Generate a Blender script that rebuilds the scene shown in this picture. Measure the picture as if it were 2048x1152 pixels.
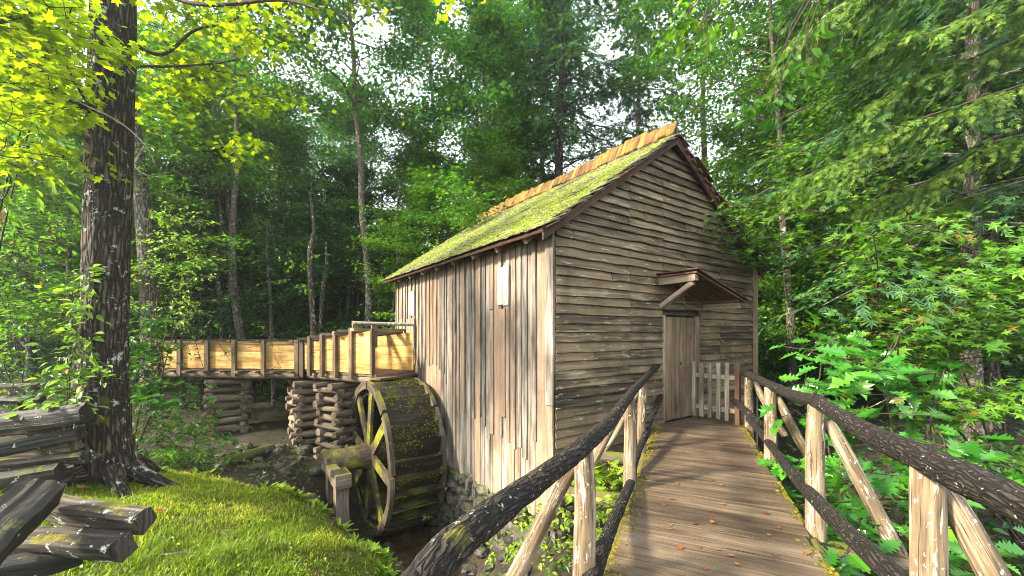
import bpy, math, random
import numpy as np
from mathutils import Vector, Matrix

random.seed(11)
RNG = np.random.default_rng(11)
for _o in list(bpy.data.objects):
    bpy.data.objects.remove(_o, do_unlink=True)
SC = bpy.context.scene
COL = SC.collection

# ------------------------------------------------------------------ camera, sky, sun, exposure
F, HZ, CZ = 800.0, 665.0, 1.55          # focal length (photo pixels), horizon row, eye height above the bridge deck
cam_d = bpy.data.cameras.new('camera')
cam = bpy.data.objects.new('camera', cam_d)
COL.objects.link(cam)
cam.location = (0, 0, CZ)
cam.rotation_euler = (math.radians(90), 0, 0)
cam_d.sensor_width = 36.0
cam_d.lens = F / 2048.0 * 36.0
cam_d.shift_y = (HZ - 576.0) / 2048.0
cam_d.clip_start = 0.05
cam_d.clip_end = 900.0
SC.camera = cam

SUN_AZ = (-0.93, -0.37)                 # horizontal direction towards the sun
SUN_EL = math.radians(31)
w = bpy.data.worlds.new('World')
SC.world = w
w.use_nodes = True
nt = w.node_tree
nt.nodes.clear()
sky = nt.nodes.new('ShaderNodeTexSky')
sky.sky_type = 'NISHITA'
sky.sun_disc = False
sky.sun_elevation = SUN_EL
sky.sun_rotation = math.atan2(SUN_AZ[0], SUN_AZ[1])
sky.altitude = 500
sky.air_density = 1.0
sky.dust_density = 6.0
sky.ozone_density = 1.0
# thin bright morning mist over the whole sky: an even pale veil
veil = nt.nodes.new('ShaderNodeMix')
veil.data_type = 'RGBA'
veil.inputs[0].default_value = 0.62
veil.inputs[7].default_value = (9.0, 9.6, 10.2, 1)
bg = nt.nodes.new('ShaderNodeBackground')
bg.inputs['Strength'].default_value = 0.125
wo = nt.nodes.new('ShaderNodeOutputWorld')
nt.links.new(sky.outputs[0], veil.inputs[6])
nt.links.new(veil.outputs[2], bg.inputs['Color'])
nt.links.new(bg.outputs[0], wo.inputs['Surface'])

sun_d = bpy.data.lights.new('sun', 'SUN')
sun_d.energy = 5.0
sun_d.angle = math.radians(7.0)
sun_d.color = (1.0, 0.9, 0.7)
sun = bpy.data.objects.new('sun', sun_d)
COL.objects.link(sun)
_sv = Vector((SUN_AZ[0] * math.cos(SUN_EL), SUN_AZ[1] * math.cos(SUN_EL), math.sin(SUN_EL)))
sun.rotation_euler = _sv.to_track_quat('Z', 'Y').to_euler()
sun.location = (-20, -15, 25)

SC.view_settings.view_transform = 'Standard'
SC.view_settings.look = 'None'
SC.view_settings.gamma = 1.0
SC.view_settings.use_curve_mapping = False
SC.view_settings.exposure = 2.0
cy = SC.cycles
cy.max_bounces = 6
cy.diffuse_bounces = 3
cy.glossy_bounces = 2
cy.transmission_bounces = 4
cy.transparent_max_bounces = 6
cy.volume_bounces = 1
cy.caustics_reflective = False
cy.caustics_refractive = False
cy.sample_clamp_indirect = 6.0
cy.use_denoising = True
cy.filter_width = 1.0

# ------------------------------------------------------------------ helpers
WL = {}


def V(*a):
    return np.array(a, float)


def P(px, py, Y):
    """world point that lies Y metres ahead on the line through a photo pixel"""
    return V((px - 1024.0) / F * Y, Y, CZ - (py - HZ) / F * Y)


def nrmz(a):
    a = np.asarray(a, float)
    n = np.linalg.norm(a, axis=-1, keepdims=True)
    return a / np.maximum(n, 1e-9)


def setp(o, label=None, cat=None, group=None, kind=None):
    if label:
        o['label'] = label
    if cat:
        o['category'] = cat
    if group:
        o['group'] = group
    if kind:
        o['kind'] = kind
    return o


def link(o, wl, parent=None):
    COL.objects.link(o)
    wl = np.asarray(wl, float)
    WL[o.name] = wl
    if parent is not None:
        o.parent = parent
        o.location = tuple(wl - WL[parent.name])
    else:
        o.location = tuple(wl)
    return o


def thing(name, label, cat, loc, group=None):
    o = bpy.data.objects.new(name, None)
    o.empty_display_size = 0.2
    link(o, loc)
    return setp(o, label, cat, group)


class G:
    """collects polygons in world space, then becomes ONE mesh object"""

    def __init__(s):
        s.v, s.loops, s.cnt, s.uv, s.rnd, s.mi = [], [], [], [], [], []
        s.n = 0

    def add(s, v, f, uv=None, rnd=0.5, mi=0):
        v = np.asarray(v, float).reshape(-1, 3)
        f = np.asarray(f, int)
        m, k = f.shape
        s.v.append(v)
        s.loops.append((f + s.n).ravel())
        s.cnt.append(np.full(m, k, int))
        s.uv.append(np.zeros((m * k, 2)) if uv is None else np.asarray(uv, float).reshape(-1, 2))
        s.rnd.append(np.broadcast_to(np.asarray(rnd, float), (len(v),)).copy())
        s.mi.append(np.full(m, mi, int))
        s.n += len(v)

    def mesh(s, name, mats, org=(0, 0, 0), smooth=False):
        me = bpy.data.meshes.new(name)
        v = np.concatenate(s.v) - np.asarray(org, float)
        lo = np.concatenate(s.loops)
        c = np.concatenate(s.cnt)
        me.vertices.add(len(v))
        me.vertices.foreach_set('co', v.astype(np.float32).ravel())
        me.loops.add(len(lo))
        me.loops.foreach_set('vertex_index', lo.astype(np.int32))
        me.polygons.add(len(c))
        st = np.concatenate([[0], np.cumsum(c)[:-1]])
        me.polygons.foreach_set('loop_start', st.astype(np.int32))
        me.polygons.foreach_set('loop_total', c.astype(np.int32))
        me.polygons.foreach_set('material_index', np.concatenate(s.mi).astype(np.int32))
        me.polygons.foreach_set('use_smooth', np.full(len(c), bool(smooth)))
        ul = me.uv_layers.new(name='UVMap')
        ul.data.foreach_set('uv', np.concatenate(s.uv).astype(np.float32).ravel())
        at = me.attributes.new('rnd', 'FLOAT', 'POINT')
        at.data.foreach_set('value', np.concatenate(s.rnd).astype(np.float32))
        for m in (mats if isinstance(mats, (list, tuple)) else [mats]):
            me.materials.append(m)
        me.update(calc_edges=True)
        return me

    def build(s, name, mats, parent=None, org=None, smooth=False, kind=None, label=None, cat=None, group=None):
        if org is None:
            org = WL[parent.name] if parent is not None else V(0, 0, 0)
        me = s.mesh(name, mats, org, smooth)
        o = bpy.data.objects.new(name, me)
        link(o, org, parent)
        return setp(o, label, cat, group, kind)


def slab_into(g, bl, br, tr, tl, nrm, thick, n=3, jit=0.0, edge=0.0, bow=0.0, mi=0, rs=None):
    """a board on the quad bl-br-tr-tl (length bl->br), thickness along nrm"""
    rs = rs or RNG
    bl, br, tr, tl, nrm = [np.asarray(a, float) for a in (bl, br, tr, tl, nrm)]
    nrm = nrmz(nrm)
    ts = np.linspace(0, 1, n + 1)[:, None]
    lo = bl + (br - bl) * ts
    hi = tl + (tr - tl) * ts
    wd = nrmz(hi - lo + 1e-9)
    if edge:
        lo = lo + wd * (rs.normal(0, edge, (n + 1, 1)))
        hi = hi + wd * (rs.normal(0, edge * 0.5, (n + 1, 1)))
    off = rs.normal(0, jit, (n + 1, 1)) if jit else np.zeros((n + 1, 1))
    if bow:
        off = off + bow * np.sin(ts * math.pi)
    f0, f1 = lo + nrm * (thick + off), hi + nrm * (thick + off * 0.4)
    b0, b1 = lo + nrm * off, hi + nrm * off * 0.4
    v = np.stack([f0, f1, b1, b0], 1).reshape(-1, 3)
    L = np.linalg.norm(br - bl)
    Wd = np.linalg.norm(tl - bl)
    uo, vo = rs.uniform(0, 50), rs.uniform(0, 50)
    f, uv = [], []
    for i in range(n):
        a, b = i * 4, (i + 1) * 4
        v0, v1 = vo + L * i / n, vo + L * (i + 1) / n
        for (p, q, u0, u1) in ((0, 1, 0, Wd), (1, 2, Wd, Wd + thick), (2, 3, 0.37, 0.37 + Wd), (3, 0, -thick, 0)):
            f.append((a + p, b + p, b + q, a + q))
            uv.append(((uo + u0, v0), (uo + u0, v1), (uo + u1, v1), (uo + u1, v0)))
    e = n * 4
    f.append((0, 1, 2, 3)); uv.append(((uo, vo), (uo + Wd, vo), (uo + Wd, vo + thick * .3), (uo, vo + thick * .3)))
    f.append((e + 3, e + 2, e + 1, e)); uv.append(((uo, vo), (uo + Wd, vo), (uo + Wd, vo + thick * .3), (uo, vo + thick * .3)))
    f = np.array(f)
    # keep outward normals whatever the handedness of the quad
    if np.dot(np.cross(br - bl, tl - bl), nrm) > 0:
        f = f[:, ::-1]
        uv = [u[::-1] for u in uv]
    g.add(v, f, np.array(uv), mi=mi)


def slab(name, parent, bl, br, tr, tl, nrm, thick, mat, n=3, jit=0.0, edge=0.0, bow=0.0, label=None):
    g = G()
    slab_into(g, bl, br, tr, tl, nrm, thick, n, jit, edge, bow)
    return g.build(name, mat, parent, label=label)


def beam(name, parent, a, b, wdir, width, thick, mat, n=3, jit=0.003, edge=0.003, label=None):
    """a straight timber from a to b; width along wdir, thickness across, centred"""
    a, b = np.asarray(a, float), np.asarray(b, float)
    ax = nrmz(b - a)
    wd = np.asarray(wdir, float)
    wd = nrmz(wd - ax * np.dot(wd, ax))
    td = np.cross(ax, wd)
    h = wd * width / 2
    s0 = -td * thick / 2
    return slab(name, parent, a - h + s0, b - h + s0, b + h + s0, a + h + s0, td, thick, mat, n, jit, edge, label=label)


def tube_into(g, pts, rad, k=8, rough=0.0, mi=0, cap=True, rs=None, smoothpts=0, ridge=0.0, sect=None, capmi=None):
    rs = rs or RNG
    pts = np.asarray(pts, float)
    rad = np.broadcast_to(np.asarray(rad, float), (len(pts),)).copy()
    if smoothpts and len(pts) > 2:
        t = np.arange(len(pts))
        tt = np.linspace(0, len(pts) - 1, smoothpts)
        out = []
        for q in tt:                                  # Catmull-Rom
            i = min(int(q), len(pts) - 2)
            u = q - i
            p0, p1, p2, p3 = pts[max(i - 1, 0)], pts[i], pts[i + 1], pts[min(i + 2, len(pts) - 1)]
            out.append(0.5 * (2 * p1 + (p2 - p0) * u + (2 * p0 - 5 * p1 + 4 * p2 - p3) * u * u + (3 * p1 - p0 - 3 * p2 + p3) * u ** 3))
        rad = np.interp(tt, t, rad)
        pts = np.array(out)
    n = len(pts)
    tg = nrmz(np.gradient(pts, axis=0))
    up = V(0, 0, 1) if abs(tg[0][2]) < 0.9 else V(1, 0, 0)
    x = nrmz(np.cross(tg[0], up))
    ang = np.linspace(0, 2 * math.pi, k, endpoint=False)
    ln = np.concatenate([[0], np.cumsum(np.linalg.norm(np.diff(pts, axis=0), axis=1))])
    ph = rs.uniform(0, 6.28, 6)
    ring_r = np.ones(k) if sect is None else np.asarray(sect, float)
    if ridge:
        ring_r = ring_r * (1 + ridge * (np.sin(ang * 5 + ph[0]) * .5 + np.sin(ang * 9 + ph[1]) * .5 + rs.normal(0, .5, k)))
    vs = []
    for i in range(n):
        x = nrmz(x - tg[i] * np.dot(x, tg[i]))
        y = np.cross(tg[i], x)
        rr = rad[i] * ring_r * (1 + (rs.normal(0, rough, k) if rough else 0))
        vs.append(pts[i] + (np.cos(ang) * rr)[:, None] * x + (np.sin(ang) * rr)[:, None] * y)
    vs = np.concatenate(vs)
    uo, vo = rs.uniform(0, 50), rs.uniform(0, 50)
    rm = float(rad.mean()) * 6.283 / k
    i0 = (np.arange(n - 1) * k)[:, None]
    j = np.arange(k)[None]
    j2 = (j + 1) % k
    f = np.stack([i0 + j, i0 + j2, i0 + k + j2, i0 + k + j], -1).reshape(-1, 4)
    uu = uo + (j + 0 * i0) * rm
    vv0 = vo + ln[:-1][:, None] + 0 * j
    vv1 = vo + ln[1:][:, None] + 0 * j
    uv = np.stack([np.stack([uu, vv0], -1), np.stack([uu + rm, vv0], -1), np.stack([uu + rm, vv1], -1), np.stack([uu, vv1], -1)], 2).reshape(-1, 2)
    g.add(vs, f, uv, mi=mi)
    if cap:
        for (e, s) in ((0, -1), (n - 1, 1)):
            c = pts[e] + tg[e] * s * rad[e] * .08
            vv = np.concatenate([vs[e * k:(e + 1) * k], [c]])
            jj = np.arange(k)
            ff = np.stack([jj, (jj + 1) % k, np.full(k, k)], 1)
            if s < 0:
                ff = ff[:, ::-1]
            uvc = np.zeros((k, 3, 2)) + [uo, vo]
            uvc[:, 0, 0] += np.cos(ang) * rad[e]; uvc[:, 0, 1] += np.sin(ang) * rad[e] * .05
            uvc[:, 1, 0] += np.cos(np.roll(ang, -1)) * rad[e]; uvc[:, 1, 1] += np.sin(np.roll(ang, -1)) * rad[e] * .05
            g.add(vv, ff, uvc, mi=mi if capmi is None else capmi)


def log(name, parent, pts, rad, mat, k=10, rough=0.05, smooth=True, smoothpts=0, ridge=0.0, label=None, sect=None):
    g = G()
    tube_into(g, pts, rad, k, rough, smoothpts=smoothpts, ridge=ridge, sect=sect)
    return g.build(name, mat, parent, smooth=smooth, label=label)


# ------------------------------------------------------------------ materials
class N:
    def __init__(s, name):
        s.m = bpy.data.materials.new(name)
        s.m.use_nodes = True
        s.t = s.m.node_tree
        s.t.nodes.clear()

    def node(s, typ, **kw):
        n = s.t.nodes.new('ShaderNode' + typ)
        for k, v in kw.items():
            setattr(n, k, v)
        return n

    def put(s, sock, v):
        if isinstance(v, bpy.types.NodeSocket):
            s.t.links.new(v, sock)
        elif isinstance(v, (tuple, list)):
            sock.default_value = tuple(v) + ((1,) if len(v) == 3 and sock.type == 'RGBA' else ())
        else:
            sock.default_value = v

    def math(s, op, a, b=0.5, c=None, clamp=False):
        n = s.node('Math', operation=op, use_clamp=clamp)
        s.put(n.inputs[0], a); s.put(n.inputs[1], b)
        if c is not None:
            s.put(n.inputs[2], c)
        return n.outputs[0]

    def vmath(s, op, a, b=(0, 0, 0)):
        n = s.node('VectorMath', operation=op)
        s.put(n.inputs[0], a); s.put(n.inputs[1], b)
        return n.outputs[0]

    def noise(s, vec, scale, detail=4, rough=0.6, dist=0.0):
        n = s.node('TexNoise')
        s.put(n.inputs['Vector'], vec)
        n.inputs['Scale'].default_value = scale
        n.inputs['Detail'].default_value = detail
        n.inputs['Roughness'].default_value = rough
        n.inputs['Distortion'].default_value = dist
        return n.outputs[0]

    def vor(s, vec, scale, feature='F1', out=0):
        n = s.node('TexVoronoi', feature=feature)
        s.put(n.inputs['Vector'], vec)
        n.inputs['Scale'].default_value = scale
        return n.outputs[out]

    def ramp(s, fac, stops, interp='LINEAR'):
        n = s.node('ValToRGB')
        n.color_ramp.interpolation = interp
        e = n.color_ramp.elements
        while len(e) < len(stops):
            e.new(0.5)
        for i, (p, c) in enumerate(stops):
            e[i].position = p
            e[i].color = (c, c, c, 1) if not isinstance(c, (tuple, list)) else tuple(c) + (1,)
        s.put(n.inputs[0], fac)
        return n.outputs[0]

    def mix(s, fac, a, b, blend='MIX'):
        n = s.node('Mix', data_type='RGBA', blend_type=blend)
        s.put(n.inputs[0], fac); s.put(n.inputs[6], a); s.put(n.inputs[7], b)
        return n.outputs[2]

    def bump(s, h, strength=0.3, dist=0.02):
        n = s.node('Bump')
        s.put(n.inputs['Height'], h)
        n.inputs['Strength'].default_value = strength
        n.inputs['Distance'].default_value = dist
        return n.outputs[0]

    def bsdf(s, col, rough=0.8, normal=None, spec=0.3):
        n = s.node('BsdfPrincipled')
        s.put(n.inputs['Base Color'], col)
        s.put(n.inputs['Roughness'], rough)
        s.put(n.inputs['Specular IOR Level'], spec)
        if normal is not None:
            s.put(n.inputs['Normal'], normal)
        return n.outputs[0]

    def out(s, sh):
        o = s.node('OutputMaterial')
        s.t.links.new(sh, o.inputs['Surface'])
        return s.m


def m_wood(name, dark, mid, light, grain=(45, 1.6), tone=0.5, moss=0.0, mosscol=(0.09, 0.11, 0.008), lichen=0.0, lichcol=(0.52, 0.54, 0.46),
           rough=0.8, bump=0.35, up=True, spec=0.3, knots=0.0, mscale=5.0, lscale=14.0, zmoss=None, hue=None, streak=0.0, stain=0.35):
    b = N(name)
    tc = b.node('TexCoord')
    oi = b.node('ObjectInfo').outputs['Random']
    r2 = b.math('FRACT', b.math('MULTIPLY', oi, 17.31))
    cmb = b.node('CombineXYZ')
    b.put(cmb.inputs[0], b.math('MULTIPLY', oi, 31.0)); b.put(cmb.inputs[1], b.math('MULTIPLY', r2, 53.0))
    uv = b.vmath('ADD', tc.outputs['UV'], cmb.outputs[0])
    gv = b.vmath('MULTIPLY', uv, (grain[0], grain[1], 1))
    g1 = b.noise(gv, 1.0, 5, 0.65, 0.15)
    g2 = b.noise(b.vmath('MULTIPLY', uv, (grain[0] * 3.2, grain[1] * 1.5, 1)), 1.0, 2, 0.6)
    blot = b.noise(b.vmath('MULTIPLY', uv, (5, 1.1, 1)), 1.0, 3, 0.55)
    f = b.math('ADD', b.math('MULTIPLY', g1, 0.55), b.math('MULTIPLY', blot, 0.45))
    col = b.ramp(f, [(0.37, dark), (0.5, mid), (0.61, light)])
    crack = b.ramp(g2, [(0.33, 0.0), (0.42, 1.0)])
    col = b.mix(b.math('MULTIPLY', b.math('SUBTRACT', 1.0, crack), 0.75), col, tuple(c * 0.35 for c in dark))
    height = b.math('ADD', b.math('MULTIPLY', g1, 0.5), b.math('MULTIPLY', crack, 0.5))
    if knots:
        kd = b.vor(b.vmath('MULTIPLY', uv, (3.4, 1.3, 1)), 1.0)
        kf = b.ramp(kd, [(0.05, knots), (0.11, 0.0)])
        col = b.mix(kf, col, tuple(c * 0.4 for c in dark))
    tn = b.math('MULTIPLY', b.math('ADD', b.math('MULTIPLY', r2, tone), 1.0 - tone * 0.5), 0.72)
    tcol = b.node('CombineColor')
    for i in range(3):
        b.put(tcol.inputs[i], tn)
    col = b.mix(1.0, col, tcol.outputs[0], 'MULTIPLY')
    if hue is not None:                                # some pieces weather to another colour
        hf = b.ramp(oi, [(0.45, 0.0), (0.75, 0.75)])
        col = b.mix(hf, col, b.ramp(f, [(0.33, tuple(c * 0.5 for c in hue)), (0.67, hue)]))
    geo = b.node('NewGeometry')
    pos = geo.outputs['Position']
    rg = rough
    if stain:                                          # damp stains and weathering, larger than one board
        sn = b.noise(b.vmath('MULTIPLY', pos, (1.0, 1.0, 0.55)), 1.7, 5, 0.65)
        col = b.mix(1.0, col, b.ramp(sn, [(0.32, 1.0 - stain), (0.5, 1.0), (0.68, 1.0 + stain * 0.4)]), 'MULTIPLY')
    if streak:                                         # lichen and bleached wood running along the grain
        sf = b.noise(b.vmath('MULTIPLY', uv, (19, 3.2, 1)), 1.0, 5, 0.68)
        sf = b.ramp(sf, [(0.68 - streak * 0.4, 0.0), (0.75 - streak * 0.4, 0.9)])
        col = b.mix(sf, col, lichcol)
        height = b.math('ADD', height, b.math('MULTIPLY', sf, 0.3))
    if lichen:
        lf = b.noise(pos, lscale, 5, 0.7)
        lf = b.ramp(lf, [(0.70 - lichen * 0.4, 0.0), (0.73 - lichen * 0.4, 0.9)])
        col = b.mix(lf, col, lichcol)
        height = b.math('ADD', height, b.math('MULTIPLY', lf, 0.35))
    if moss:
        mf = b.noise(pos, mscale, 6, 0.68)
        sep = b.node('SeparateXYZ')
        b.put(sep.inputs[0], geo.outputs['Normal'])
        if up:
            mf = b.math('ADD', mf, b.math('MULTIPLY', sep.outputs[2], 0.16))
        if zmoss is not None:
            sp = b.node('SeparateXYZ')
            b.put(sp.inputs[0], pos)
            mf = b.math('ADD', mf, b.math('MULTIPLY', b.math('SUBTRACT', zmoss[0], sp.outputs[2]), zmoss[1]))
        mm = b.ramp(mf, [(0.74 - moss * 0.45, 0.0), (0.86 - moss * 0.45, 1.0)])
        fine = b.noise(pos, 60.0, 3, 0.7)
        mc = b.ramp(fine, [(0.3, tuple(c * 0.45 for c in mosscol)), (0.7, tuple(min(1, c * 1.5) for c in mosscol))])
        col = b.mix(mm, col, mc)
        height = b.math('ADD', height, b.math('MULTIPLY', b.math('MULTIPLY', mm, fine), 1.2))
        rg = b.ramp(mm, [(0.0, rough), (1.0, 0.95)])
    return b.out(b.bsdf(col, rg, b.bump(height, bump, 0.012), spec))


def m_bark(name, dark, mid, light, lichen=0.1, lichcol=(0.4, 0.45, 0.38), moss=0.0, mosscol=(0.08, 0.1, 0.01), sc=(26, 5), bump=0.8, rough=0.9, lscale=9.0):
    b = N(name)
    tc = b.node('TexCoord')
    geo = b.node('NewGeometry')
    pos = geo.outputs['Position']
    uv = tc.outputs['UV']
    wob = b.noise(uv, 6.0, 3, 0.6)
    wv = b.node('CombineXYZ')
    b.put(wv.inputs[0], b.math('MULTIPLY', wob, 0.05)); b.put(wv.inputs[1], b.math('MULTIPLY', wob, 0.25))
    vv = b.vmath('MULTIPLY', b.vmath('ADD', uv, wv.outputs[0]), (sc[0], sc[1], 1))
    n1 = b.vor(vv, 1.0, 'DISTANCE_TO_EDGE')
    n2 = b.noise(b.vmath('MULTIPLY', uv, (60, 12, 1)), 1.0, 4, 0.65)
    big = b.noise(uv, 1.8, 3, 0.6)
    ridge = b.ramp(n1, [(0.0, 0.0), (0.28, 1.0)])
    f = b.math('ADD', b.math('MULTIPLY', ridge, 0.45), b.math('ADD', b.math('MULTIPLY', n2, 0.35), b.math('MULTIPLY', big, 0.2)))
    col = b.ramp(f, [(0.25, dark), (0.55, mid), (0.85, light)])
    h = b.math('ADD', ridge, b.math('MULTIPLY', n2, 0.6))
    if lichen:
        lf = b.math('ADD', b.noise(pos, lscale, 6, 0.72), b.math('MULTIPLY', b.noise(pos, 1.3, 2, 0.5), 0.25))
        lf = b.ramp(lf, [(0.80 - lichen * 0.4, 0.0), (0.84 - lichen * 0.4, 0.85)])
        col = b.mix(lf, col, lichcol)
    if moss:
        mf = b.math('ADD', b.noise(pos, 4.0, 6, 0.7), b.math('MULTIPLY', b.noise(pos, 0.8, 1, 0.5), 0.3))
        mf = b.ramp(mf, [(0.9 - moss * 0.5, 0.0), (1.0 - moss * 0.5, 0.9)])
        col = b.mix(mf, col, mosscol)
    return b.out(b.bsdf(col, rough, b.bump(h, bump, 0.03), 0.25))


def m_leaf(name, c1, c2, c3, trans=0.45, rough=0.42, spec=0.4, tmul=(1.15, 1.25, 0.5), old=None):
    b = N(name)
    at = b.node('Attribute', attribute_name='rnd')
    oi = b.node('ObjectInfo').outputs['Random']
    f = b.math('FRACT', b.math('ADD', at.outputs['Fac'], b.math('MULTIPLY', oi, 0.9)))
    col = b.ramp(f, [(0.0, c1), (0.45, c2), (0.9, c3), (0.955, tuple(min(1, c * 1.35) for c in c3)), (0.985, old or tuple(min(1, c * 1.35) for c in c3))])
    pos = b.node('NewGeometry').outputs['Position']
    n = b.noise(pos, 1.1, 2, 0.5)
    tone = b.ramp(n, [(0.3, 0.72), (0.7, 1.25)])
    col = b.mix(1.0, col, tone, 'MULTIPLY')
    pr = b.bsdf(col, rough, None, spec)
    tr = b.node('BsdfTranslucent')
    b.put(tr.inputs[0], b.mix(1.0, col, tmul, 'MULTIPLY'))
    mx = b.node('MixShader')
    mx.inputs[0].default_value = trans
    b.t.links.new(pr, mx.inputs[1]); b.t.links.new(tr.outputs[0], mx.inputs[2])
    return b.out(mx.outputs[0])


M = {}
M['side'] = m_wood('side_boards', (0.075, 0.057, 0.043), (0.215, 0.183, 0.15), (0.37, 0.335, 0.29), grain=(26, 0.9), tone=0.6, moss=0.10, up=False, zmoss=(-0.75, 0.28),
                   mosscol=(0.13, 0.13, 0.012), hue=(0.3, 0.2, 0.13), knots=0.6, bump=0.6, stain=0.45)
M['patch'] = m_wood('pale_patch_boards', (0.2, 0.18, 0.15), (0.38, 0.355, 0.31), (0.52, 0.49, 0.44), grain=(30, 1.0), tone=0.2)
M['clap'] = m_wood('clapboards', (0.032, 0.021, 0.012), (0.138, 0.098, 0.055), (0.29, 0.225, 0.14), grain=(24, 0.8), tone=0.7, moss=0.26, mosscol=(0.13, 0.14, 0.035), streak=0.2, stain=0.4,
                   lichcol=(0.33, 0.32, 0.19), hue=(0.2, 0.14, 0.08), knots=0.7, up=False, bump=0.5, mscale=3.2, lscale=11)
M['door'] = m_wood('door_planks', (0.1, 0.066, 0.038), (0.22, 0.15, 0.09), (0.33, 0.24, 0.155), grain=(30, 0.8), tone=0.3, knots=0.8)
M['hood'] = m_wood('hood_timber', (0.16, 0.1, 0.06), (0.33, 0.24, 0.165), (0.46, 0.36, 0.27), grain=(34, 0.9), tone=0.35)
M['hoodred'] = m_wood('hood_boards', (0.06, 0.03, 0.018), (0.15, 0.082, 0.048), (0.25, 0.15, 0.09), grain=(30, 0.9), tone=0.5)
M['rust'] = m_wood('rake_wood', (0.045, 0.022, 0.014), (0.11, 0.052, 0.032), (0.19, 0.1, 0.06), grain=(24, 1.0), tone=0.5)
M['shingle'] = m_wood('mossy_shingles', (0.1, 0.095, 0.06), (0.28, 0.27, 0.15), (0.46, 0.45, 0.27), grain=(60, 3), tone=0.9, moss=0.45, mosscol=(0.17, 0.21, 0.012),
                      bump=0.8, mscale=4.0, lichen=0.12, lichcol=(0.42, 0.44, 0.26))
M['ridge'] = m_wood('ridge_boards', (0.06, 0.026, 0.007), (0.17, 0.08, 0.016), (0.27, 0.15, 0.035), grain=(26, 1.4), tone=0.8, moss=0.45, mosscol=(0.17, 0.135, 0.012), up=False)
M['stone'] = m_wood('creek_stone', (0.022, 0.019, 0.015), (0.065, 0.057, 0.047), (0.13, 0.12, 0.1), grain=(7, 7), tone=0.9, moss=0.36, mosscol=(0.055, 0.068, 0.01), rough=0.75, bump=0.6, lichen=0.08)
M['wheel'] = m_wood('wet_wheel_wood', (0.008, 0.005, 0.004), (0.022, 0.015, 0.01), (0.052, 0.036, 0.025), grain=(34, 1.4), tone=0.6, moss=0.3, mosscol=(0.065, 0.07, 0.008),
                    rough=0.55, mscale=3.0, bump=0.5)
M['spoke'] = m_wood('mossy_spokes', (0.03, 0.02, 0.012), (0.08, 0.055, 0.035), (0.15, 0.11, 0.07), moss=0.62, mosscol=(0.155, 0.155, 0.009), up=False, mscale=3.0, tone=0.4)
M['rim'] = m_wood('wheel_rim', (0.03, 0.02, 0.014), (0.095, 0.07, 0.05), (0.19, 0.15, 0.11), grain=(34, 1.6), moss=0.3, mosscol=(0.12, 0.12, 0.012), tone=0.5)
M['stand'] = m_wood('weathered_timber', (0.07, 0.05, 0.035), (0.2, 0.155, 0.115), (0.34, 0.28, 0.22), moss=0.36, mosscol=(0.12, 0.105, 0.01), tone=0.4)
M['flume'] = m_wood('new_flume_boards', (0.3, 0.15, 0.04), (0.54, 0.32, 0.095), (0.67, 0.44, 0.17), grain=(12, 0.9), tone=0.5, knots=0.4, bump=0.25, stain=0.5)
M['flumepost'] = m_wood('flume_posts', (0.05, 0.032, 0.018), (0.13, 0.085, 0.05), (0.22, 0.15, 0.09), tone=0.5)
M['tie'] = m_wood('flume_ties', (0.1, 0.065, 0.04), (0.25, 0.18, 0.11), (0.38, 0.3, 0.2), tone=0.7, lichen=0.1)
M['crib'] = m_wood('crib_logs', (0.06, 0.042, 0.028), (0.17, 0.125, 0.085), (0.3, 0.235, 0.165), grain=(24, 2.2), tone=0.55, bump=0.5, moss=0.08)
M['deck'] = m_wood('deck_planks', (0.04, 0.026, 0.016), (0.115, 0.08, 0.052), (0.2, 0.148, 0.1), grain=(26, 0.6), tone=0.5, rough=0.42, spec=0.5, bump=0.3, knots=0.3)
M['deckedge'] = m_wood('mossy_edge', (0.06, 0.05, 0.02), (0.12, 0.1, 0.03), (0.2, 0.17, 0.05), moss=0.6, mosscol=(0.1, 0.09, 0.01), mscale=4.0)
M['crossbeam'] = m_wood('mossy_crossbeam', (0.05, 0.038, 0.026), (0.11, 0.085, 0.055), (0.19, 0.15, 0.1), moss=0.4, mosscol=(0.075, 0.08, 0.01))
M['post'] = m_wood('peeled_posts', (0.07, 0.045, 0.024), (0.22, 0.158, 0.095), (0.42, 0.33, 0.225), grain=(28, 1.8), tone=0.4, streak=0.27, lichen=0.2, lichcol=(0.56, 0.54, 0.44), moss=0.24,
                   mosscol=(0.17, 0.14, 0.02), lscale=34, bump=0.8, up=False)
M['rail'] = m_bark('dark_rail_bark', (0.005, 0.004, 0.003), (0.02, 0.015, 0.011), (0.052, 0.038, 0.028), lichen=0.1, lichcol=(0.5, 0.5, 0.42), moss=0.22, mosscol=(0.14, 0.13, 0.015),
                   sc=(64, 12), bump=0.8, rough=0.85, lscale=40)
M['fence'] = m_wood('split_rails', (0.01, 0.008, 0.006), (0.05, 0.039, 0.029), (0.17, 0.135, 0.1), grain=(34, 1.2), tone=0.9, lichen=0.25, lichcol=(0.46, 0.5, 0.45), moss=0.15,
                    mosscol=(0.12, 0.11, 0.01), bump=0.8, lscale=9)
M['fencedark'] = m_wood('split_rails_dark', (0.006, 0.005, 0.004), (0.02, 0.017, 0.014), (0.055, 0.045, 0.036), grain=(26, 1.4), tone=0.7, lichen=0.17, lichcol=(0.36, 0.45, 0.38), moss=0.1,
                        bump=0.8, lscale=10, rough=0.65)
M['picket'] = m_wood('pickets', (0.12, 0.095, 0.065), (0.27, 0.225, 0.165), (0.42, 0.37, 0.29), tone=0.4, lichen=0.1)
M['inner'] = m_wood('inner_boards', (0.02, 0.016, 0.012), (0.05, 0.04, 0.03), (0.08, 0.065, 0.05), tone=0.2)
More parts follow.
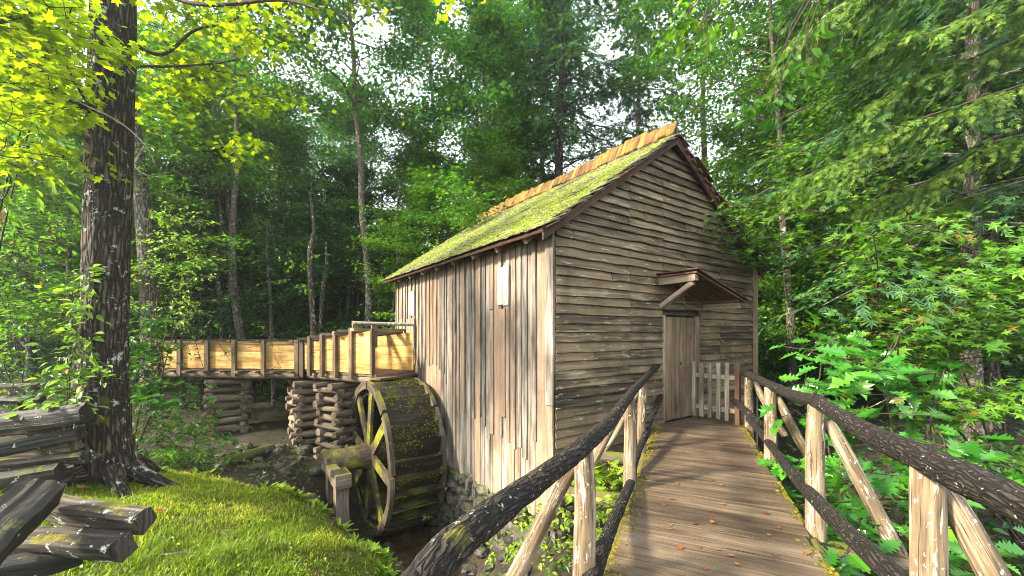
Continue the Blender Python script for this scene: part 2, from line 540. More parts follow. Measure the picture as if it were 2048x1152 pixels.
M['bark_big'] = m_bark('big_trunk_bark', (0.006, 0.0045, 0.003), (0.036, 0.026, 0.019), (0.12, 0.092, 0.07), lichen=0.19, moss=0.28, mosscol=(0.11, 0.1, 0.015), sc=(22, 3.2), bump=1.0, lscale=7)
M['bark'] = m_bark('forest_bark', (0.02, 0.016, 0.012), (0.07, 0.056, 0.043), (0.16, 0.135, 0.11), lichen=0.2, moss=0.15, sc=(26, 5))
M['bark_pale'] = m_bark('pale_bark', (0.03, 0.024, 0.018), (0.095, 0.078, 0.06), (0.19, 0.165, 0.13), lichen=0.26, lichcol=(0.3, 0.31, 0.26), moss=0.15, sc=(26, 7))
M['twig'] = m_bark('twig_bark', (0.02, 0.015, 0.01), (0.05, 0.037, 0.026), (0.1, 0.08, 0.06), lichen=0.12, sc=(40, 12), bump=0.3)
M['dead'] = m_bark('dead_twigs', (0.12, 0.1, 0.07), (0.26, 0.23, 0.18), (0.42, 0.39, 0.33), lichen=0.3, sc=(40, 12), bump=0.3)
M['stonedark'] = m_wood('hollow_stone', (0.02, 0.017, 0.013), (0.055, 0.048, 0.04), (0.11, 0.1, 0.085), grain=(7, 7), tone=0.6, moss=0.2, mosscol=(0.06, 0.075, 0.012), rough=0.6, bump=0.6)
# leaves: thin, partly translucent
M['l_maple'] = m_leaf('maple_leaf_sunny', (0.11, 0.2, 0.008), (0.17, 0.27, 0.008), (0.25, 0.33, 0.012), trans=0.6, tmul=(1.35, 1.3, 0.4))
M['l_bright'] = m_leaf('leaf_bright', (0.05, 0.15, 0.012), (0.085, 0.21, 0.016), (0.14, 0.27, 0.02), trans=0.5, old=(0.2, 0.13, 0.02))
M['l_mid'] = m_leaf('leaf_mid', (0.026, 0.1, 0.014), (0.046, 0.145, 0.018), (0.085, 0.2, 0.02), trans=0.5, old=(0.2, 0.13, 0.02))
M['l_cool'] = m_leaf('leaf_cool', (0.018, 0.085, 0.03), (0.032, 0.125, 0.04), (0.055, 0.17, 0.045), trans=0.5)
M['l_dark'] = m_leaf('leaf_dark', (0.014, 0.06, 0.013), (0.027, 0.092, 0.017), (0.05, 0.13, 0.02), trans=0.42)
M['l_hem'] = m_leaf('hemlock_needles', (0.015, 0.06, 0.02), (0.03, 0.09, 0.024), (0.06, 0.13, 0.026), trans=0.35, rough=0.55)
M['l_hemb'] = m_leaf('hemlock_bright', (0.035, 0.1, 0.012), (0.075, 0.16, 0.015), (0.15, 0.22, 0.02), trans=0.45, rough=0.55)
M['l_oak'] = m_leaf('oak_leaf_wet', (0.025, 0.13, 0.012), (0.045, 0.19, 0.014), (0.08, 0.25, 0.018), trans=0.42, rough=0.3, spec=0.6, old=(0.2, 0.13, 0.02))
M['l_vine'] = m_leaf('vine_leaf', (0.1, 0.2, 0.025), (0.15, 0.27, 0.035), (0.21, 0.33, 0.06), trans=0.45, old=(0.2, 0.13, 0.02))
M['l_weed'] = m_leaf('weed_leaf', (0.09, 0.18, 0.012), (0.15, 0.25, 0.014), (0.22, 0.3, 0.02), trans=0.45)
M['l_grass'] = m_leaf('grass_blade', (0.1, 0.17, 0.008), (0.2, 0.275, 0.012), (0.35, 0.38, 0.03), trans=0.5, rough=0.5)
M['l_red'] = m_leaf('fallen_leaf', (0.1, 0.02, 0.01), (0.2, 0.05, 0.015), (0.3, 0.12, 0.03), trans=0.15, rough=0.45, tmul=(1.2, 1, .7))
M['l_dead'] = m_leaf('withered_leaf', (0.13, 0.045, 0.02), (0.2, 0.075, 0.03), (0.28, 0.12, 0.05), trans=0.3, tmul=(1.2, 1, .7))
M['moss'] = m_leaf('moss_tuft', (0.065, 0.095, 0.008), (0.1, 0.14, 0.01), (0.16, 0.195, 0.025), trans=0.2, rough=0.9, spec=0.1)
M['deckmoss'] = m_leaf('deck_moss', (0.055, 0.055, 0.007), (0.1, 0.09, 0.009), (0.16, 0.135, 0.015), trans=0.1, rough=0.9, spec=0.1)
M['wheelmoss'] = m_leaf('wheel_moss', (0.035, 0.042, 0.005), (0.065, 0.072, 0.007), (0.11, 0.11, 0.01), trans=0.1, rough=0.9, spec=0.1)

# ------------------------------------------------------------------ mill frame
A35 = math.radians(35)
U = V(math.cos(A35), math.sin(A35), 0)        # along the gable wall
S = V(-math.sin(A35), math.cos(A35), 0)       # along the side wall, away from us
C0 = V(0.575, 5.48, 0)
WID, LEN = 5.66, 6.42
ZUP = V(0, 0, 1)


def MP(t, s, z):
    return C0 + U * t + S * s + ZUP * z


# ------------------------------------------------------------------ terrain
_cp = [(-12, 3, -.35), (-8, 5, -.4), (-8, 1, -.3), (-5.56, 5.5, -.48), (-4.5, 3.2, -.52), (-3.26, 3.6, -.64), (-4.6, 5.0, -.56), (-4.7, 6.6, -.93), (-6.6, 6.4, -.72),
       (-3.93, 6.0, -.93), (-3.6, 6.75, -1.28), (-2.73, 6.5, -1.6), (-1.85, 5.7, -1.68), (-2.8, 5.2, -1.15), (-2.2, 4.2, -1.0), (-1.55, 5.2, -1.72), (-1.2, 4, -1.7), (-.8, 2.5, -1.7),
       (-2, 2, -.9), (-3, 0, -.6), (-1.2, 0, -1.4),
       (-2.35, 7.0, -2.5), (-1.45, 6.5, -2.75), (-1.0, 5.6, -2.8), (-.5, 4.6, -2.85), (0, 3.5, -2.85), (.6, 2.2, -2.85), (1, .5, -2.8), (1.5, -2, -2.8),
       (-2.6, 8.6, -2.9), (-2.2, 7.7, -2.9), (-3.0, 9.2, -2.75), (-1.6, 7.4, -2.9), (-.9, 7.0, -2.75), (-1.9, 8.6, -2.7),
       (-5.95, 8.4, -1.3), (-4.6, 8.2, -1.4), (-3.9, 7.9, -1.75), (-5.2, 9.6, -1.3), (-4.1, 9.4, -1.5), (-7.8, 10.4, -1.1), (-8, 8, -.95), (-10, 8.5, -.6), (-6, 11.5, -1.0), (-3.6, 11, -1.5),
       (-12, 12, -.4), (-5, 15, -.7), (-15, 18, -.1), (0, 18, -.6), (6, 18, -.4), (15, 18, -.1), (0, 12, -1.6), (2, 9, -1.7), (3.5, 9, -1.5), (0.2, 5.75, -1.75), (-.6, 6.7, -2.05), (.55, 5.1, -1.45), (1.2, 4.6, -1.5),
       (.3, 4.6, -1.9), (1.6, 5.6, -1.25), (2.6, 4.5, -1.6), (1.6, 3, -1.9), (3.3, 3, -1.75), (4, 5, -1.5), (5.5, 3.5, -1.3), (5.2, 6.5, -1.2), (7, 8, -.8), (9, 4, -.9), (12, 8, -.3), (6, 1, -1.4), (3, 0, -1.9), (10, 14, -.4)]
_cp = np.array(_cp, float)
_D = np.linalg.norm(_cp[:, None, :2] - _cp[None, :, :2], axis=-1)
_A = np.block([[_D + np.eye(len(_cp)) * 0.0, np.ones((len(_cp), 1)), _cp[:, :2]],
               [np.ones((1, len(_cp))), np.zeros((1, 3))], [_cp[:, :2].T, np.zeros((2, 3))]])
_W = np.linalg.solve(_A, np.concatenate([_cp[:, 2], np.zeros(3)]))


def vnoise(x, y, sc, seed=0):
    """cheap smooth value noise on arrays"""
    r = np.random.default_rng(seed)
    tab = r.random((256, 256))
    x, y = np.asarray(x) / sc, np.asarray(y) / sc
    xi, yi = np.floor(x).astype(int), np.floor(y).astype(int)
    fx, fy = x - xi, y - yi
    fx, fy = fx * fx * (3 - 2 * fx), fy * fy * (3 - 2 * fy)
    g = lambda a, b: tab[a & 255, b & 255]
    return (g(xi, yi) * (1 - fx) + g(xi + 1, yi) * fx) * (1 - fy) + (g(xi, yi + 1) * (1 - fx) + g(xi + 1, yi + 1) * fx) * fy


def gz(x, y):
    x, y = np.asarray(x, float), np.asarray(y, float)
    sh = x.shape
    p = np.stack([x.ravel(), y.ravel()], -1)
    out = np.zeros(len(p))
    for i in range(0, len(p), 20000):
        q = p[i:i + 20000]
        d = np.linalg.norm(q[:, None] - _cp[None, :, :2], axis=-1)
        near = d @ _W[:len(_cp)] + _W[len(_cp)] + q @ _W[len(_cp) + 1:]
        r = np.linalg.norm(q - [0, 6], axis=1)
        k = np.clip((r - 13) / 8, 0, 1)
        far = -0.2 + np.clip(r - 25, 0, 200) * 0.02
        out[i:i + 20000] = near * (1 - k) + far * k
    out = out + (vnoise(p[:, 0], p[:, 1], 1.3, 6) - .5) * .12 + (vnoise(p[:, 0], p[:, 1], .5, 3) - .5) * .08 + (vnoise(p[:, 0], p[:, 1], .17, 4) - .5) * .03
    return out.reshape(sh)


_GRASS = np.array([(-14, 1), (-14, 6.6), (-8, 6.6), (-6.5, 6.35), (-5.7, 6.2), (-4.8, 6.6), (-4.0, 6.85), (-3.5, 6.85), (-2.75, 6.5), (-2.2, 6.1), (-1.8, 5.65), (-1.5, 5.2), (-1.1, 4.1), (-.75, 2.5), (-.7, 1)])


def inpoly(x, y, poly):
    c = np.zeros(len(x), bool)
    j = len(poly) - 1
    for i in range(len(poly)):
        xi, yi = poly[i]
        xj, yj = poly[j]
        c ^= ((yi > y) != (yj > y)) & (x < (xj - xi) * (y - yi) / (yj - yi + 1e-12) + xi)
        j = i
    return c


xs = np.concatenate([np.linspace(-160, -15, 24)[:-1], np.linspace(-15, -8, 36)[:-1], np.linspace(-8, 6, 128)[:-1], np.linspace(6, 15, 42)[:-1], np.linspace(15, 160, 24)])
ys = np.concatenate([np.linspace(-60, -3, 10)[:-1], np.linspace(-3, 2, 20)[:-1], np.linspace(2, 12, 100)[:-1], np.linspace(12, 24, 40)[:-1], np.linspace(24, 200, 26)])
gx, gy = np.meshgrid(xs, ys)
gzv = gz(gx, gy)
nx, ny = len(xs), len(ys)
i = (np.arange(ny - 1) * nx)[:, None] + np.arange(nx - 1)[None]
faces = np.stack([i, i + 1, i + nx + 1, i + nx], -1).reshape(-1, 4)
g = G()
gm = inpoly(gx.ravel(), gy.ravel(), _GRASS).astype(float)
g.add(np.stack([gx, gy, gzv], -1), faces, rnd=gm)
b = N('ground_soil')
at = b.node('Attribute', attribute_name='rnd').outputs['Fac']
pos = b.node('NewGeometry').outputs['Position']
n1, n2, n3 = b.noise(pos, 3.0, 6, 0.65), b.noise(pos, 14.0, 5, 0.7), b.noise(pos, 45.0, 3, 0.7)
soil = b.ramp(b.math('ADD', b.math('MULTIPLY', n2, .6), b.math('MULTIPLY', n3, .4)), [(0.3, (0.01, 0.007, 0.005)), (0.5, (0.028, 0.021, 0.014)), (0.7, (0.065, 0.048, 0.032))])
mossm = b.ramp(n1, [(0.5, 0.0), (0.66, 0.75)])
soil = b.mix(mossm, soil, (0.045, 0.06, 0.012))
turf = b.ramp(n2, [(0.3, (0.03, 0.045, 0.008)), (0.7, (0.09, 0.11, 0.014))])
b.out(b.bsdf(b.mix(at, soil, turf), 0.9, b.bump(n3, 0.8, 0.03), 0.25))
g.build('ground', b.m, kind='structure', smooth=True)

# creek water
b = N('creek_water')
pos = b.node('NewGeometry').outputs['Position']
wn = b.noise(pos, 5.0, 3, 0.6)
wb = b.bsdf(b.ramp(b.noise(pos, 2.0, 3, .6), [(0.35, (0.03, 0.018, 0.01)), (0.7, (0.09, 0.055, 0.032))]), 0.06, b.bump(wn, 0.12, 0.02), 0.5)
b.out(wb)
g = G()
wx, wy = np.meshgrid(np.linspace(-4.2, 5, 14), np.linspace(-4, 10.5, 18))
i = (np.arange(17) * 14)[:, None] + np.arange(13)[None]
g.add(np.stack([wx, wy, 0 * wx - 2.62], -1), np.stack([i, i + 1, i + 15, i + 14], -1).reshape(-1, 4))
g.build('creek_water', b.m, kind='structure')

# ------------------------------------------------------------------ the mill
mill = thing('grist_mill', 'weathered grey wooden mill with a mossy shingle roof', 'mill', MP(0, 0, -1.2))
R_ = random.Random(5)
TR, ZR = 2.68, 4.98                         # ridge
TL0, ZL0 = -0.30, 2.93                      # left eave edge
TR1, ZR1 = WID + 0.30, 2.88                 # right eave edge


def roofz(t):
    return ZL0 + (t - TL0) * (ZR - ZL0) / (TR - TL0) if t <= TR else ZR + (t - TR) * (ZR1 - ZR) / (TR1 - TR)


def rake_t(z, side):
    zz = z + 0.07
    if side < 0:
        return max(0.0, TL0 + (zz - ZL0) * (TR - TL0) / (ZR - ZL0))
    return min(WID, TR + (zz - ZR) * (TR1 - TR) / (ZR1 - ZR))


# --- side wall: dark backing sheet, full height boards, then a second layer of narrower strips with stepped lower ends
g = G()
slab_into(g, MP(0.035, 0.02, -1.2), MP(0.035, LEN, -1.2), MP(0.035, LEN, 2.98), MP(0.035, 0.02, 2.98), -U, 0.012, 1)
side = g.build('side_wall', M['inner'], mill)
sN = -U


def wall_bot(s):
    return -1.08 - 0.2 * min(s, 3) / 3


s = 0.15
edges = []
while s < LEN - 0.05:
    wdt = R_.choice([.12, .16, .2, .23, .26]) * R_.uniform(.9, 1.1)
    e = min(s + wdt, LEN)
    zb = wall_bot(s) + R_.uniform(-.06, .05)
    zt = min(2.94, roofz(0) - .06)
    slab('board', side, MP(.012, s + .006, zb), MP(.012, s + .006, zt), MP(.012, e - .006, zt), MP(.012, e - .006, zb), sN, 0.02 + R_.uniform(0, .006), M['side'], n=4, jit=.0025, edge=.003)
    edges.append(e)
    s = e


def upper_end(s):
    return np.interp(s, [0, .3, 1.35, 2.6, 3.9, 4.4, 6.4], [-.2, -.2, -.28, .15, .72, .85, .55])


for k, e in enumerate(edges[:-1]):
    wdt = R_.choice([.06, .075, .09, .12])
    zb = float(upper_end(e)) + R_.uniform(-.22, .2)
    if R_.random() < .12:
        zb = wall_bot(e) + R_.uniform(0, .3)
    zt = 2.9
    joint = R_.uniform(1.5, 2.3) if R_.random() < .3 else None
    segs = [(zb, zt)] if joint is None or joint < zb + .5 else [(zb, joint - .006), (joint + .006, zt)]
    for (a, c) in segs:
        slab('batten', side, MP(-.014, e - wdt / 2, a), MP(-.014, e - wdt / 2, c), MP(-.014, e + wdt / 2, c), MP(-.014, e + wdt / 2, a), sN, 0.02 + R_.uniform(0, .01), M['side'], n=5, jit=.004, edge=.003)
for (s0, s1, z0, z1) in ((1.02, 1.175, 1.98, 2.62), (1.18, 1.34, 2.0, 2.6), (1.12, 1.4, .2, 1.93), (5.0, 5.17, 1.95, 2.55), (5.175, 5.35, 1.97, 2.53), (4.98, 5.22, 1.2, 1.9), (5.22, 5.5, 1.15, 1.88)):
    slab('patch_board', side, MP(-.04, s0, z0), MP(-.04, s0, z1), MP(-.04, s1, z1), MP(-.04, s1, z0), sN, 0.02, M['patch'] if z0 > 1.9 else M['side'], n=3, jit=.002, edge=.003, label='pale patch board nailed on the side wall')
# near corner boards
slab('corner_board', side, MP(-.018, -.03, .55), MP(-.018, -.03, 2.93), MP(-.018, .13, 2.93), MP(-.018, .13, .55), sN, .035, M['side'], n=6, jit=.003, edge=.004)
slab('corner_board', side, MP(-.014, -.02, -1.1), MP(-.014, -.02, .54), MP(-.014, .13, .54), MP(-.014, .13, -1.1), sN, .03, M['side'], n=5, jit=.003, edge=.004)

# --- gable wall
g = G()
fq = [MP(0.02, .035, -1.2), MP(WID, .035, -1.2), MP(WID, .035, roofz(WID) - .1), MP(TR, .035, ZR - .1), MP(0.02, .035, roofz(0) - .1)]
fq2 = [q + S * .02 for q in fq]
g.add(fq + fq2, [[0, 1, 2, 3, 4]], None)
g.add(fq2, [[4, 3, 2, 1, 0]], None)
front = g.build('gable_wall', M['inner'], mill)
nF = -S
DOOR = (2.42, 3.56, 0.0, 1.86)
seams_all = [1.55, 2.42, 3.1, 4.3]
z = -1.1
row = 0
rr = np.random.default_rng(21)
while z < ZR - .2:
    h = 0.132 + rr.normal(0, .006)
    zt = z + h + .035
    spans = []
    L0, R0 = rake_t(zt, -1), rake_t(zt, 1)
    if R0 - L0 < .12:
        break
    cuts = [c for c in seams_all if L0 + .2 < c < R0 - .2 and rr.random() < (.75 if c in (1.55, 2.42) else .5)]
    if z < DOOR[3] - .02 and zt > DOOR[2] - .1:
        cuts = [c for c in cuts if not (DOOR[0] - .3 < c < DOOR[1] + .3)] + ['door']
    if rr.random() < .25:
        c = rr.uniform(L0 + .3, max(L0 + .4, min(R0 - .3, DOOR[0] - .3)))
        if all(x == 'door' or abs(x - c) > .3 for x in cuts):
            cuts.append(c)
    segs = [(0.0, WID)]
    for c in cuts:
        ns = []
        for (a, e) in segs:
            if c == 'door':
                if a < DOOR[0] and e > DOOR[1]:
                    ns += [(a, DOOR[0]), (DOOR[1], e)]
                else:
                    ns.append((a, e))
            elif a + .1 < c < e - .1:
                ns += [(a, c - .003), (c + .003, e)]
            else:
                ns.append((a, e))
        segs = ns
    for (a, e) in segs:
        dz0, dz1 = rr.normal(0, .007), rr.normal(0, .007)
        zb_ = z - .01
        lb, lt = max(a, rake_t(zb_, -1) if a < .01 or rake_t(zb_, -1) > a else a), max(a, rake_t(zt, -1))
        rb, rt = min(e, rake_t(zb_, 1)), min(e, rake_t(zt, 1))
        if rt - lt < .05:
            continue
        th = .016
        gg = G()
        # bottom edge stands proud of the row below, top edge tucks under the row above
        bl, br = MP(lb, -.042, zb_ + dz0), MP(rb, -.042, zb_ + dz1)
        tl, tr = MP(lt, .014, zt + dz0), MP(rt, .014, zt + dz1)
        nseg = max(2, int((e - a) / .28))
        nrm = nrmz(np.cross(br - bl, tl - bl))
        slab_into(gg, bl, br, tr, tl, nrm, th, nseg, jit=.004, edge=.0045, bow=max(0, rr.normal(0, .008)), rs=rr)
        gg.build('clapboard', M['clap'], front)
    z += h
    row += 1
slab('corner_post', front, MP(WID - .02, -.05, -1.1), MP(WID - .02, -.05, roofz(WID) - .1), MP(WID + .1, -.05, roofz(WID) - .1), MP(WID + .1, -.05, -1.1), nF, .05, M['side'], n=4, jit=.003, edge=.003)
# the two walls turned away from us
for nm, q in (('right_wall', [MP(WID, .03, -1.2), MP(WID, LEN, -1.2), MP(WID, LEN, roofz(WID) - .1), MP(WID, .03, roofz(WID) - .1)]),):
    g = G()
    slab_into(g, *q, U, .03, 4)
    g.build('far_wall', M['clap'], mill)
g = G()
bq = [MP(0, LEN - .03, -1.2), MP(WID, LEN - .03, -1.2), MP(WID, LEN - .03, roofz(WID) - .1), MP(TR, LEN - .03, ZR - .1), MP(0, LEN - .03, roofz(0) - .1)]
g.add(bq, [[4, 3, 2, 1, 0]], None)
g.build('back_wall', M['clap'], mill)

# --- door
DT0, DT1 = 2.46, 3.36
g = G()
slab_into(g, MP(DT0, .02, .02), MP(DT1, .02, .02), MP(DT1, .02, 1.84), MP(DT0, .02, 1.84), nF, .02, 1)
door = g.build('door', M['inner'], mill)
ew = [DT0, 2.66, 2.9, 3.13, DT1]
for a, e in zip(ew[:-1], ew[1:]):
    slab('plank', door, MP(a + .004, -.004, .03 + R_.uniform(-.01, .02)), MP(a + .004, -.004, 1.82), MP(e - .004, -.004, 1.82), MP(e - .004, -.004, .03), nF, .03 + R_.uniform(0, .005), M['door'], n=3, jit=.002, edge=.002)
slab('jamb', door, MP(DT1 + .005, -.01, -.02), MP(DT1 + .005, -.01, 1.85), MP(3.55, -.01, 1.85), MP(3.55, -.01, -.02), nF, .045, M['door'], n=4, jit=.003, edge=.004)
slab('jamb', door, MP(2.405, -.01, -.15), MP(2.405, -.01, 1.85), MP(2.455, -.01, 1.85), MP(2.455, -.01, -.15), nF, .05, M['hood'], n=4, jit=.002, edge=.003)
slab('lintel', door, MP(2.40, -.02, 1.852), MP(3.56, -.02, 1.852), MP(3.56, -.02, 1.89), MP(2.40, -.02, 1.89), nF, .05, M['inner'], n=3)
g = G()
tube_into(g, [MP(2.94, -.036, 1.0), MP(2.94, -.052, 1.0)], .022, 8)
g.build('latch_hole', M['inner'], door)

# --- door hood: one slope of boards on two wall beams, a brace under the high side
HZ0, HZ1 = 2.50, 2.10
g = G()


def HP(t, o, dz=0):
    return MP(t, -o, HZ0 + (t - 2.28) * (HZ1 - HZ0) / (3.86 - 2.28) + dz)


hn = nrmz(np.cross(HP(3.86, .1) - HP(2.28, .1), -(-S)))
hn = hn if hn[2] > 0 else -hn
slab_into(g, HP(2.26, .03, -.03), HP(3.8, .03, -.03), HP(3.8, .12, -.03), HP(2.26, .12, -.03), hn, .03, 3)
hood = g.build('door_hood', M['hoodred'], mill)
for k in range(5):
    o0, o1 = .122 + k * .125, .122 + k * .125 + .119
    slab('hood_board', hood, HP(2.25 + R_.uniform(-.02, .02), o0, -.03), HP(3.8 + R_.uniform(-.03, .03), o0, -.03), HP(3.8, o1, -.03), HP(2.25, o1, -.03), hn, .025, M['hoodred'], n=3, jit=.003, edge=.003)
for k in range(8):
    t0 = 2.22 + k * .197
    slab('hood_shingle', hood, HP(t0, .04, .012), HP(t0, .78, .012), HP(t0 + .24, .78, .006), HP(t0 + .24, .04, .006), hn, .018, M['rust'], n=3, jit=.004, edge=.006)
beam('beam', hood, MP(2.33, -.03, 2.41), MP(2.33, -.70, 2.42), ZUP, .12, .09, M['hood'])
beam('beam', hood, MP(3.72, -.03, 2.03), MP(3.72, -.68, 2.03), ZUP, .095, .09, M['hood'])
beam('beam', hood, MP(3.66, -.03, 2.115), MP(3.66, -.70, 2.115), ZUP, .05, .07, M['hoodred'])
beam('brace', hood, MP(2.34, -.05, 1.99), MP(2.34, -.63, 2.345), S, .075, .06, M['hood'])

# --- roof
SF, SB = -0.14, LEN + 0.14
g = G()


def RP(t, s, dz=0):
    return MP(t, s, roofz(t) + dz)


nL = nrmz(np.cross(S, RP(TR, 0) - RP(TL0, 0)))
nL = nL if nL[2] > 0 else -nL
nR = nrmz(np.cross(RP(TR1, 0) - RP(TR, 0), S))
nR = nR if nR[2] > 0 else -nR
slab_into(g, RP(TL0, SF, -.07), RP(TL0, SB, -.07), RP(TR, SB, -.07), RP(TR, SF, -.07), nL, .035, 4)
slab_into(g, RP(TR, SF, -.07), RP(TR, SB, -.07), RP(TR1, SB, -.07), RP(TR1, SF, -.07), nR, .035, 4)
roof = g.build('roof', M['rust'], mill)

rs = np.random.default_rng(33)
cand, rest_l, rest_r = [], G(), G()
slopeL = math.hypot(TR - TL0, ZR - ZL0)
slopeR = math.hypot(TR1 - TR, ZR1 - ZR)
for sidek in (0, 1):
    sl = slopeL if sidek == 0 else slopeR
    nc = int(sl / .135)
    for c in range(nc):
        d0 = c * sl / nc - .05 + rs.normal(0, .008)
        s_ = SF - rs.uniform(.0, .12)
        while s_ < SB:
            wd = rs.uniform(.085, .17)
            s1 = min(s_ + wd, SB + .05)
            dd = d0 + rs.normal(0, .013)
            d1 = min(dd + .3, sl)
            a, e = dd / sl, d1 / sl
            if sidek == 0:
                t0, t1, nn = TL0 + (TR - TL0) * a, TL0 + (TR - TL0) * e, nL
            else:
                t0, t1, nn = TR1 + (TR - TR1) * a, TR1 + (TR - TR1) * e, nR
            z0 = (ZL0 + (ZR - ZL0) * a) if sidek == 0 else (ZR1 + (ZR - ZR1) * a)
            z1 = (ZL0 + (ZR - ZL0) * e) if sidek == 0 else (ZR1 + (ZR - ZR1) * e)
            lift = .018 + rs.uniform(0, .014)
            p = [MP(t0, s_ + .004, z0) + nn * lift, MP(t0, s1 - .004, z0) + nn * (lift + rs.normal(0, .004)),
                 MP(t1, s1 - .004, z1) - nn * .02, MP(t1, s_ + .004, z1) - nn * .02]
            dist = np.linalg.norm(p[0] - V(0, 0, CZ))
            if sidek == 0:
                cand.append((dist, p))
            else:
                slab_into(rest_r, p[0], p[3], p[2], p[1], nn, .016, 1, rs=rs)
            s_ = s1
cand.sort(key=lambda q: q[0])
for k, (dist, p) in enumerate(cand):
    if k < 300:
        gg = G()
        slab_into(gg, p[0], p[3], p[2], p[1], nL, .016, 1, rs=rs)
        gg.build('shingle', M['shingle'], roof)
    else:
        slab_into(rest_l, p[0], p[3], p[2], p[1], nL, .016, 1, rs=rs)
rest_l.build('shingle_courses', M['shingle'], roof, kind='stuff')
rest_r.build('shingle_courses', M['rust'], roof, kind='stuff')
# moss cushions growing on the shingles
gg = G()
nm = 26000
ms, md = rs.uniform(SF, SB, nm), rs.uniform(0, slopeL, nm)
dens = vnoise(ms + 20, md + 20, .6, 8) * .6 + vnoise(ms + 20, md + 20, .16, 9) * .55 + .34 * np.clip(1 - np.abs(md / slopeL - .33) * 1.9, 0, 1) - .1 + .22 * np.clip((3.0 - ms) / 3, 0, 1)
keep = dens > .70 + rs.uniform(-.1, .12, nm)
ms, md, dens = ms[keep], md[keep], dens[keep]
k6 = np.linspace(0, 2 * math.pi, 6)[:5]
fr = md / slopeL
base = MP(0, 0, 0)[None] + U[None] * (TL0 + (TR - TL0) * fr)[:, None] + S[None] * ms[:, None] + ZUP[None] * (ZL0 + (ZR - ZL0) * fr)[:, None] + nL * .022
up_s = nrmz(RP(TR, 0) - RP(TL0, 0))
rad = rs.uniform(.012, .034, len(ms))
ring = base[:, None] + (np.cos(k6)[None, :, None] * S + np.sin(k6)[None, :, None] * up_s) * rad[:, None, None] * rs.uniform(.7, 1.3, (len(ms), 5, 1))
top = base + nL * (rad * rs.uniform(.5, 1.0, len(ms)))[:, None]
vv = np.concatenate([ring, top[:, None]], 1).reshape(-1, 3)
ii = (np.arange(len(ms)) * 6)[:, None, None]
ff = np.stack([np.arange(5), (np.arange(5) + 1) % 5, np.full(5, 5)], -1)[None] + ii
gg.add(vv, ff.reshape(-1, 3), rnd=np.repeat(rs.random(len(ms)), 6))
gg.build('moss', M['moss'], roof, kind='stuff', smooth=True)
# comb of orange boards along the ridge
s_ = SF - .06
while s_ < SB - .02:
    wd = rs.uniform(.10, .19)
    s1 = min(s_ + wd, SB)
    hi = .05 + .05 * math.sin(s_ * 1.7) + rs.uniform(-.035, .04)
    lo = .18 + rs.uniform(-.03, .04)
    base_ = RP(TR, 0, .03)
    cdir = nrmz(up_s * .55 + ZUP * .6)
    a0 = up_s * -.16 + nL * .045 - cdir * (lo - .16)
    a1 = a0 + cdir * (lo + hi + .06)
    q = lambda s__, a: MP(TR, s__, ZR + .02) + a
    slab('ridge_board', roof, q(s_ + .004, a0), q(s_ + .004, a1), q(s1 - .004, a1 + up_s * rs.normal(0, .012)), q(s1 - .004, a0), nL, .022, M['ridge'], n=2, jit=.003, edge=.004)
    s_ = s1
# rake trim, lath ends and rafter tails
for (ta, tb, nn) in ((TL0, TR, nL), (TR, TR1, nR)):
    slab('rake_board', roof, RP(ta, SF + .03, -.17), RP(tb, SF + .03, -.17), RP(tb, SF + .03, -.075), RP(ta, SF + .03, -.075), nF, .03, M['rust'], n=6, jit=.004, edge=.004)
for k in range(15):
    t = TR + .18 + k * .2
    if t < TR1 - .05:
        d = nrmz(RP(TR1, 0) - RP(TR, 0))
        slab('lath_end', roof, RP(t, SF - .03, -.145), RP(t, SF - .03, -.145) + d * .1, RP(t, SF - .03, -.1) + d * .1, RP(t, SF - .03, -.1), nF, .05, M['rust'], n=1)
for k in range(9):
    s_ = .35 + k * .75
    beam('rafter_tail', roof, RP(-.24, s_, -.13), RP(.06, s_, -.13), S, .07, .09, M['hood'], n=1)
# left rake underside: layered shingle butts seen from below
for k in range(17):
    a, e = k / 17, (k + 1.25) / 17
    t0, t1 = TL0 + (TR - TL0) * a, TL0 + (TR - TL0) * min(e, 1)
    slab('shingle_butt', roof, RP(t0, SF - .07, -.035), RP(t1, SF - .07, -.06), RP(t1, SF + .1, -.06), RP(t0, SF + .1, -.035), nL, .018, M['rust'], n=1, jit=.004)

